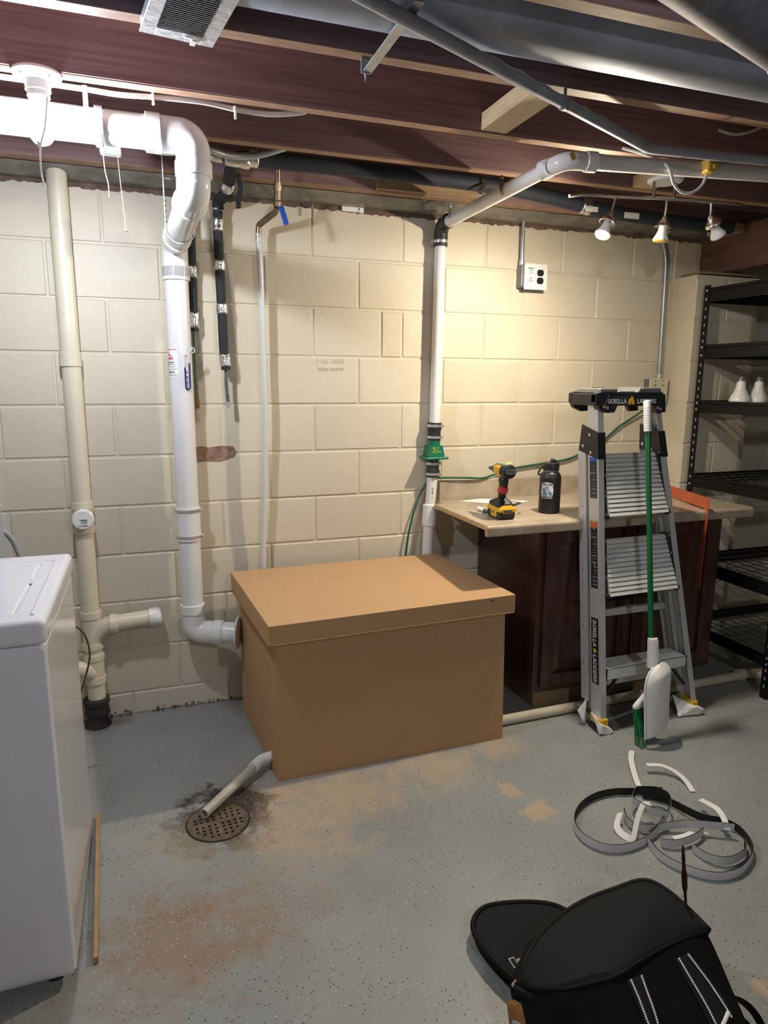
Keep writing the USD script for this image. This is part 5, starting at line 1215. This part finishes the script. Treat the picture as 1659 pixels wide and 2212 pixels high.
for a, b in levels:
    t = .0025
    obj(sh_, 'side_beam', cat(box(SXA + .002, SXA + .002 + t, SYA + .002, SYB - .002, a, b), box(SXA + .002, SXA + .018, SYA + .002, SYB - .002, b - .016, b - .014)), 'shelf_black', False)
    obj(sh_, 'side_beam', cat(box(SXB - .002 - t, SXB - .002, SYA + .002, SYB - .002, a, b)), 'shelf_black', False)
    obj(sh_, 'long_beam', cat(box(SXA + .002, SXB - .002, SYB - .005, SYB - .0025, a, b), box(SXA + .002, SXB - .002, SYB - .02, SYB - .005, b - .016, b - .014)), 'shelf_black', False)
    obj(sh_, 'long_beam', cat(box(SXA + .002, SXB - .002, SYA + .0025, SYA + .005, a, b), box(SXA + .002, SXB - .002, SYA + .005, SYA + .02, b - .016, b - .014)), 'shelf_black', False)
    wr = []
    zt = b - .0115
    for y in list(np.linspace(SYA + .012, SYB - .012, 8)): wr.append(box(SXA + .006, SXB - .006, y - .0015, y + .0015, zt - .0015, zt + .0015))
    for x in np.linspace(SXA + .012, SXB - .012, 21): wr.append(box(x - .0015, x + .0015, SYA + .006, SYB - .006, zt - .0045, zt - .0015))
    obj(sh_, 'wire_deck', cat(wr), 'wire_grey', False)
zt = 1.336 - .0082
for k, (x, y, lab) in enumerate(((1.815, -.36, 'white flood bulb on shelf beside the post, first of the row'), (1.912, -.375, 'white flood bulb in the middle of the shelf row'), (2.008, -.385, 'white flood bulb at the outer end of the shelf row'))):
    fb = thing('flood_bulb', lab, 'light bulb', (x, y, zt), 'spare bulbs on the shelf')
    obj(fb, 'bulb_body', lathe((x, y, zt), (0, 0, 1), [(.040, 0), (.0475, .004), (.0485, .012), (.044, .026), (.034, .045), (.026, .062), (.022, .078), (.0205, .088), (.0205, .098), (.016, .102)], 36), 'bulb_white', True)
    obj(fb, 'screw_base', lathe((x, y, zt + .101), (0, 0, 1), [(.0135, 0), (.0138, .002), (.0128, .004), (.0138, .007), (.0128, .009), (.0138, .012), (.0128, .014), (.0138, .017), (.011, .021), (.006, .026), (.004, .028)], 24), 'steel')

# ================================================================== WASHER
WX0, WX1, WY0, WY1 = -1.82, -1.134, -1.385, -.80
ws = thing('washing_machine', 'white enamel top-loading washing machine beside the drain stack', 'washing machine', (-1.48, -1.09, 0))
obj(ws, 'cabinet', rbox(WX0, WX1, WY0 + .006, WY1, .028, .862, .012, 12), 'white_enamel', 40)
nx, nz = 60, 60
G = np.zeros((nx, nz, 3))
for i, x in enumerate(np.linspace(WX0 + .006, WX1 - .006, nx)):
    for j, z in enumerate(np.linspace(.032, .852, nz)):
        f = 0
        for cx_, wd in ((-1.335, .030), (-1.29, .022)):
            xc = cx_ + .17 * ((.75 - z) / .75) ** 1.6 * (1 if z < .75 else 0) if z < .75 else cx_
            xc = cx_ + .105 * (1 - (max(z, 0) / .80)) ** .55 if z < .8 else cx_
            f += .0045 * math.exp(-((x - xc) / wd) ** 2)
        e = min(1, (WX1 - .006 - x) / .03, (x - WX0 - .006) / .03, (z - .032) / .03, (.852 - z) / .03)
        G[i, j] = (x, WY0 + .004 - f * max(e, 0) - .002 * max(e, 0), z)
obj(ws, 'front_panel', surf(G, (0, .006, 0)), 'white_enamel', True)
dk_ = m3.Manifold.batch_hull([m3.Manifold.sphere(.016, 16).translate((x, y, z)) for x in (WX0 - .004 + .016, WX1 + .006 - .016) for y in (WY0 - .018 + .016, WY1 + .006 - .016) for z in (.865 + .016, .922 - .016)])
LX0, LX1, LY0, LY1 = -1.76, -1.193, -1.345, -.905
cut = m3.Manifold.batch_hull([m3.Manifold.sphere(.02, 16).translate((x, y, z)) for x in (LX0 + .014, LX1 - .014) for y in (LY0 + .014, LY1 - .014) for z in (.935, .96)])
tmesh = (dk_ - cut.translate((0, 0, -.001))).to_mesh()
top_ = obj(ws, 'top_deck', trimesh.Trimesh(tmesh.vert_properties[:, :3], tmesh.tri_verts, process=False), 'white_enamel', 40)
obj(top_, 'raised_border', cat(tube(fillet([(LX0 - .02, LY1 + .03, .9205), (LX1 + .034, LY1 + .03, .9205), (LX1 + .034, LY0 - .015, .9205)], .03), .005, 10)), 'white_enamel')
ldm = obj(ws, 'lid', rbox(LX0, LX1 - .006, LY0, LY1, .908, .9225, .006, 10), 'white_enamel', 40)
obj(ldm, 'finger_notch', rbox(LX1 - .012, LX1 + .022, -1.10, -1.05, .9195, .9225, .0015, 8), 'white_enamel')
for x in (WX0 + .05, WX1 - .05):
    for y in (WY0 + .05, WY1 - .05): obj(ws, 'foot', cyl((x, y, 0), (x, y, .03), .022, n=16), 'rubber_black')
csl = hull([(x, y, z) for x, y, z in [(-1.80, -.80, .92), (-1.312, -.80, .92), (-1.80, -.71, .92), (-1.312, -.71, .92), (-1.80, -.745, 1.075), (-1.345, -.745, 1.075), (-1.80, -.70, 1.08), (-1.345, -.70, 1.08), (-1.322, -.755, 1.055), (-1.32, -.70, 1.055)]])
cs = obj(ws, 'control_console', csl, 'grey_plastic', False, label='grey control console')
obj(cs, 'console_trim', hull([(-1.345, -.748, 1.076), (-1.320, -.757, 1.056), (-1.345, -.70, 1.083), (-1.317, -.70, 1.058), (-1.39, -.748, 1.078), (-1.39, -.70, 1.085), (-1.352, -.757, 1.05)]), 'grey_plastic_light', False)
obj(cs, 'knob', lathe((-1.42, -.775, 1.02), (0, -1, .25), [(.03, 0), (.03, .008), (.022, .012), (.02, .03), (.0005, .031)], 28), 'grey_plastic_light')
obj(ws, 'hose', tube(spline([(-1.40, -.69, 1.0), (-1.33, -.64, .965), (-1.30, -.62, .90), (-1.285, -.62, .80)]), .008, 10), 'grey_plastic')
single('copper_tube', tube(spline([(-1.18, -.56, .62), (-1.155, -.54, .60), (-1.135, -.52, .555), (-1.13, -.50, .48), (-1.15, -.48, .40), (-1.17, -.47, .34)]), .0032, 10), 'copper_old', 'thin brown copper tube curling behind the washing machine', 'tube', True)
single('wood_strip', cat(obox((-1.110, -1.025, .0105), (.012, .62, .019), (unit(V(1, .045, 0)), unit(V(-.045, 1, 0)), V(0, 0, 1)), .0015)), 'stick_wood', 'thin wood strip lying along the base of the washing machine', 'wood strip', False)
single('black_clip', blob([(-1.345, -.70, 1.10, .012), (-1.35, -.70, 1.125, .010)], .01, 2), 'rubber_black', 'small black clip on top of the washer console', 'clip', True)

# ================================================================== FOAM TAPE AND BACKING PAPER ON THE FLOOR
tw = .026
def tape(name, label, pts, zs, grp=None, lean=.25):
    P = np.asarray(pts, float); P = spline(np.column_stack([P, np.broadcast_to(np.asarray(zs, float), (len(P),))]), 6)
    cen = P[:, :2].mean(0); up = np.column_stack([(P[:, :2] - cen) * -lean, np.ones(len(P))]); up /= np.linalg.norm(up, axis=1, keepdims=True)
    T = np.gradient(P, axis=0); N = np.cross(T, up); N /= np.linalg.norm(N, axis=1, keepdims=True)
    s = np.sign(np.einsum('ij,ij->', N[:, :2], P[:, :2] - cen))      # N points outwards when s > 0
    t = thing(name, label, 'tape', (cen[0], cen[1], 0))
    B = np.cross(N, T); B /= np.linalg.norm(B, axis=1, keepdims=True); N = N * s
    f = lambda a, b, m, nm: obj(t, nm, surf(np.stack([P + N * a - B * tw / 2, P + N * a + B * tw / 2], 1), np.stack([N * (b - a)] * 2, 1)), m, True)
    f(-.0028, 0, 'tape_foam_black', 'foam_layer'); f(.0001, .0011, 'tape_backing', 'backing_layer')
Apts = [(0.735, -1.218), (0.637, -1.189), (0.567, -1.169), (0.495, -1.169), (0.424, -1.193), (0.366, -1.234), (0.331, -1.281), (0.32, -1.325), (0.329, -1.369), (0.356, -1.404), (0.401, -1.423), (0.46, -1.424), (0.532, -1.405), (0.611, -1.369), (0.667, -1.334), (0.692, -1.293), (0.677, -1.256), (0.642, -1.244), (0.609, -1.237), (0.573, -1.26), (0.562, -1.287), (0.58, -1.33), (0.619, -1.372)]
tape('foam_tape', 'black and white foam tape curled in the widest open loop', Apts, [.016] * 13 + [.03, .045, .05, .052, .055, .055, .052, .05, .048, .046])
tape('foam_tape', 'foam tape lying in a low double loop under the others', [(0.53, -1.27), (0.51, -1.306), (0.507, -1.341), (0.543, -1.374), (0.614, -1.39), (0.671, -1.41), (0.717, -1.441), (0.788, -1.479)], [.016, .016, .016, .018, .022, .03, .036, .036])
tape('foam_tape', 'long foam tape loop reaching towards the black bag', [(0.503, -1.422), (0.492, -1.476), (0.501, -1.522), (0.525, -1.56), (0.557, -1.595), (0.604, -1.617), (0.668, -1.618), (0.738, -1.591), (0.783, -1.557), (0.812, -1.508), (0.817, -1.461), (0.789, -1.423), (0.746, -1.394), (0.728, -1.343), (0.717, -1.293), (0.694, -1.25), (.655, -1.215)], [.015] * 10 + [.018, .022, .025, .022, .018, .016, .015], lean=.15)
tape('foam_tape', 'short inner arc of foam tape inside the long loop', [(0.612, -1.492), (0.618, -1.532), (0.645, -1.566), (0.686, -1.578), (0.744, -1.565), (.78, -1.53)], [.016, .016, .018, .02, .022, .022])
tape('foam_tape', 'small foam tape arc bridging the middle of the tangle', [(0.536, -1.44), (0.558, -1.456), (0.593, -1.466), (0.655, -1.461), (.70, -1.445)], [.016, .018, .02, .022, .02])
def strip(label, pts, w=.02, up=(0, 0, 1), tilt=None):
    P = spline(pts, 6); T = np.gradient(P, axis=0)
    u = np.column_stack([-T[:, 1], T[:, 0], np.zeros(len(P))]); u /= np.linalg.norm(u, axis=1, keepdims=True)
    if tilt is not None: u = u * math.cos(tilt) + V(0, 0, 1) * math.sin(tilt)
    single('backing_strip', ribbon(P, w, .0006, u), 'paper_white', label, 'paper strip', True)
strip('straight white backing strip pointing to the broom', [(.823, -.954, .006), (.79, -.99, .012), (.76, -1.027, .014), (.713, -1.104, .012), (.687, -1.157, .006)])
strip('curved white backing strip lying apart beside the tangle', [(.78, -1.085, .03), (.83, -1.108, .03), (.858, -1.145, .022), (.864, -1.192, .012), (.848, -1.245, .004)])
strip('white backing strip standing up inside the widest loop', [(.450, -1.41, .006), (.48, -1.385, .02), (.525, -1.345, .042), (.57, -1.315, .058), (.60, -1.315, .056)], .016, tilt=.5)
strip('small curled white backing strip in the tangle', [(.499, -1.292, .03), (.463, -1.323, .016), (.454, -1.355, .010), (.469, -1.392, .006)], .022, tilt=.6)
strip('white backing strip folding over the far tape end', [(.80, -1.325, .035), (.79, -1.37, .05), (.788, -1.41, .055), (.780, -1.445, .045), (.765, -1.475, .030)], .018, tilt=.3)
strip('short white backing strip under the crossing tapes', [(.60, -1.425, .004), (.64, -1.435, .012), (.68, -1.43, .01), (.72, -1.45, .004)], .02)

# ================================================================== BACKPACK
bp = thing('backpack', 'black tool backpack with reflective stitching lying on the floor', 'backpack', (0.0, -1.9, 0))
R_ = .022
top_pts = [(-.190, -1.822, .108), (-.115, -1.748, .10), (.0, -1.712, .12), (.112, -1.712, .142), (.205, -1.738, .165), (.228, -1.775, .165), (.228, -1.90, .168), (-.150, -1.922, .165), (-.065, -1.950, .192), (.03, -1.936, .192), (.19, -1.912, .178)]
bod = blob([(x, y, z, R_) for x, y, z in top_pts] + [(x, y, .03, .03) for x, y in ((-.185, -1.86), (-.10, -1.765), (.19, -1.785), (.232, -1.91), (-.20, -1.99), (-.10, -2.17), (.15, -2.17), (.20, -2.02))] + [(.238, -1.90, .125, R_)] + [(-.185, -1.93, .08, R_), (-.12, -2.04, .11, R_), (.15, -2.02, .10, R_), (.05, -2.06, .12, R_)], .016, 12)
vv = np.array(bod.vertices); nn_ = np.array(bod.vertex_normals)
vv = vv + nn_ * ((meshkit.fbm(vv * 9, 3, 4) - .5) * .016)[:, None]; vv[:, 2] = np.maximum(vv[:, 2], .001); bod.vertices = vv
body_ = obj(bp, 'body', bod, 'bag_black', True)
VB, FB_ = np.array(bod.vertices), np.array(bod.faces)
def drop(p, d):
    """Where the ray from p along d meets the bag."""
    p, d = np.asarray(p, float), unit(d); A, B, C = VB[FB_[:, 0]], VB[FB_[:, 1]], VB[FB_[:, 2]]
    e1, e2 = B - A, C - A; h = np.cross(d, e2); a = np.einsum('ij,ij->i', e1, h); ok = np.abs(a) > 1e-12; f = 1 / np.where(ok, a, 1)
    s = p - A; u = f * np.einsum('ij,ij->i', s, h); q = np.cross(s, e1); v = f * (q @ d); t = f * np.einsum('ij,ij->i', e2, q)
    m = ok & (u >= -1e-9) & (v >= -1e-9) & (u + v <= 1 + 1e-9) & (t > 0)
    if not m.any(): return None
    k = np.where(m, t, 9e9).argmin(); return p + d * t[k], unit(np.cross(e1[k], e2[k]))
DD = V(0, .62, -.78)
def on_bag(x, y, z, lift=.003):
    o = V(x, y, z) - DD * .5; r = drop(o, DD)
    return V(x, y, z) if r is None else r[0] + r[1] * lift
# padded top panel with piping
ns = 30
back = spline([(-.198, -1.838, .13), (-.150, -1.778, .125), (-.06, -1.725, .135), (.05, -1.700, .15), (.15, -1.706, .168), (.218, -1.725, .187), (.245, -1.775, .19), (.250, -1.85, .19), (.248, -1.905, .19)], 6)
front = spline([(-.198, -1.842, .13), (-.19, -1.885, .16), (-.155, -1.926, .187), (-.10, -1.945, .202), (-.05, -1.957, .214), (.03, -1.942, .214), (.11, -1.925, .207), (.18, -1.915, .20), (.246, -1.908, .192)], 6)
tt = np.linspace(0, 1, 14)
G = np.array([[lerp(b, f, t) + V(0, 0, .018 * math.sin(math.pi * t) * math.sin(math.pi * min(1, i / (len(back) - 1)))) for t in tt] for i, (b, f) in enumerate(zip(back, front))])
nz = meshkit.fbm(G.reshape(-1, 3) * 11, 3, 8).reshape(G.shape[:2]) - .5
G[..., 2] += .010 * np.sin(np.pi * tt)[None] + nz * .010 * np.sin(np.pi * tt)[None]
obj(bp, 'top_panel', surf(G, (0, 0, -.012)), 'bag_panel', True)
obj(bp, 'piping', tube(back + V(0, 0, .0), .0065, 10), 'bag_trim')
obj(bp, 'piping', tube(front, .004, 8), 'bag_trim')
# open flap behind, showing its lining
fo_ = [(-.150, -1.775), (-.175, -1.70), (-.186, -1.637), (-.185, -1.585), (-.160, -1.545), (-.115, -1.524), (-.05, -1.532), (.02, -1.555), (.065, -1.585), (.085, -1.63), (.085, -1.70), (.0, -1.74), (-.08, -1.765)]
fo_s = spline([(x, y, 0) for x, y in fo_] + [(*fo_[0], 0)], 5)[:-1, :2]
flp = prism(Polygon(fo_s), (0, 0, .030), (1, 0, 0), (0, 1, 0), .012)
flap = obj(bp, 'flap', flp, 'bag_panel', 40, label='open flap lying on the floor')
obj(flap, 'piping', tube(np.column_stack([fo_s, np.full(len(fo_s), .040)]), .0075, 10), 'bag_trim')
obj(flap, 'flap_edge', prism(Polygon(fo_s).buffer(-.006), (0, 0, .001), (1, 0, 0), (0, 1, 0), .030), 'bag_trim', 40)
obj(flap, 'patch', cat(box(-.146, -.130, -1.722, -1.692, .0425, .0432), box(-.128, -.105, -1.722, -1.700, .0425, .0432)), 'tape_grey', False)
obj(flap, 'patch_window', box(-.143, -.1325, -1.718, -1.696, .0428, .0440), 'bag_trim', False)
# straps with reflective stitching
def strap_path(p, q, k=16, lift=.004):
    return np.array([on_bag(*lerp(V(*p), V(*q), t), lift) for t in np.linspace(0, 1, k)])
lines = [[(-.024, -1.982, .225), (-.031, -2.025, .16), (-.034, -2.10, .06)], [(.004, -1.981, .225), (-.011, -2.032, .16), (-.014, -2.10, .06)], [(.116, -1.960, .21), (.120, -2.0, .16), (.122, -2.05, .08)], [(.145, -1.958, .21), (.160, -1.985, .15), (.166, -2.02, .09)]]
for a, b in ((0, 1), (2, 3)):
    pa = np.vstack([strap_path(lines[a][0], lines[a][1], 10), strap_path(lines[a][1], lines[a][2], 8)[1:]]); pb = np.vstack([strap_path(lines[b][0], lines[b][1], 10), strap_path(lines[b][1], lines[b][2], 8)[1:]])
    wd = (pb - pa) * .28
    s_ = obj(bp, 'strap', surf(np.stack([pa - wd, pa, (pa + pb) / 2 + V(0, -.002, .003), pb, pb + wd], 1), (0, .002, -.003)), 'bag_panel', True)
    for P in (pa, pb):
        P = P + V(0, -.0022, .0028); st_ = [tube(P, .0012, 6)]
        L = np.concatenate([[0], np.cumsum(np.linalg.norm(np.diff(P, axis=0), axis=1))])
        for s in np.arange(.002, L[-1], .0042):
            c = np.array([np.interp(s, L, P[:, k]) for k in range(3)]); st_.append(obox(c, (.0062, .0011, .0016), frame((.1, -.6, .78)), 0))
        obj(s_, 'stitching', cat(st_), 'reflective', False, label='bright reflective stitching')
obj(bp, 'reflective_strip', tube(np.array([on_bag(.135, -2.035, .10, .006), on_bag(.165, -2.015, .10, .006)]), .0042, 8), 'reflective')
obj(bp, 'side_loop', ribbon(spline([(.195, -1.985, .085), (.235, -1.972, .082), (.275, -1.982, .07), (.292, -2.010, .055), (.290, -2.05, .03)]), .022, .004, (0, -.6, .8)), 'bag_trim', True)
obj(bp, 'side_loop', ribbon(spline([(.20, -2.03, .05), (.225, -2.01, .062), (.25, -2.00, .055), (.262, -2.015, .045), (.268, -2.05, .03)]), .02, .004, (0, -.6, .8)), 'bag_trim', True)
obj(bp, 'zip_edge', tube(np.array([(-.212, -1.838, .118), (-.195, -1.872, .128), (-.160, -1.905, .142), (-.120, -1.945, .150), (-.085, -1.985, .150)]), [.009, .0095, .009, .0075, .004], 12), 'bag_trim')
obj(bp, 'zip_pull', cat(blob([(-.213, -1.828, .122, .005), (-.203, -1.824, .124, .005)], .005, 1)), 'chrome')
obj(bp, 'leather_tab', cat(tube(np.array([(-.165, -1.868, .165), (-.158, -1.858, .150)]), .0022, 6)), 'leather_tan')
cs_ = thing('tool_pouch', 'tan leather edged grey pouch tucked in the side of the black bag', 'pouch', (-.20, -1.88, .03))
obj(cs_, 'leather_edge', blob([(-.222, -1.842, .085, .012), (-.205, -1.862, .098, .011), (-.190, -1.885, .098, .011), (-.185, -1.935, .085, .012), (-.222, -1.86, .03, .012), (-.20, -1.95, .03, .012)], .01, 4), 'leather_tan', True)
obj(cs_, 'grey_side', blob([(-.232, -1.868, .072, .006), (-.205, -1.905, .075, .006), (-.232, -1.882, .035, .006), (-.212, -1.925, .035, .006)], .01, 3), 'grey_plastic', True)
single('spade_bit', cat(lathe((.3085, -1.80, .0), (-.055, .0, .335), [(.0015, 0), (.0035, .004), (.0035, .20), (.0065, .215), (.0072, .255), (.0045, .268), (.0040, .285), (.0045, .30), (.0030, .330), (.0008, .338)], 14)), 'rod_red', 'long thin reddish drill rod sticking up behind the black bag', 'drill bit')
single('dark_case', blob([(.52, -1.95, .05, .05), (.50, -2.12, .05, .05), (.70, -1.95, .05, .05), (.7, -2.2, .05, .05), (.485, -1.99, .025, .025)], .03, 3), 'bag_trim', 'dark bag corner at the floor by the black backpack', 'bag', True)
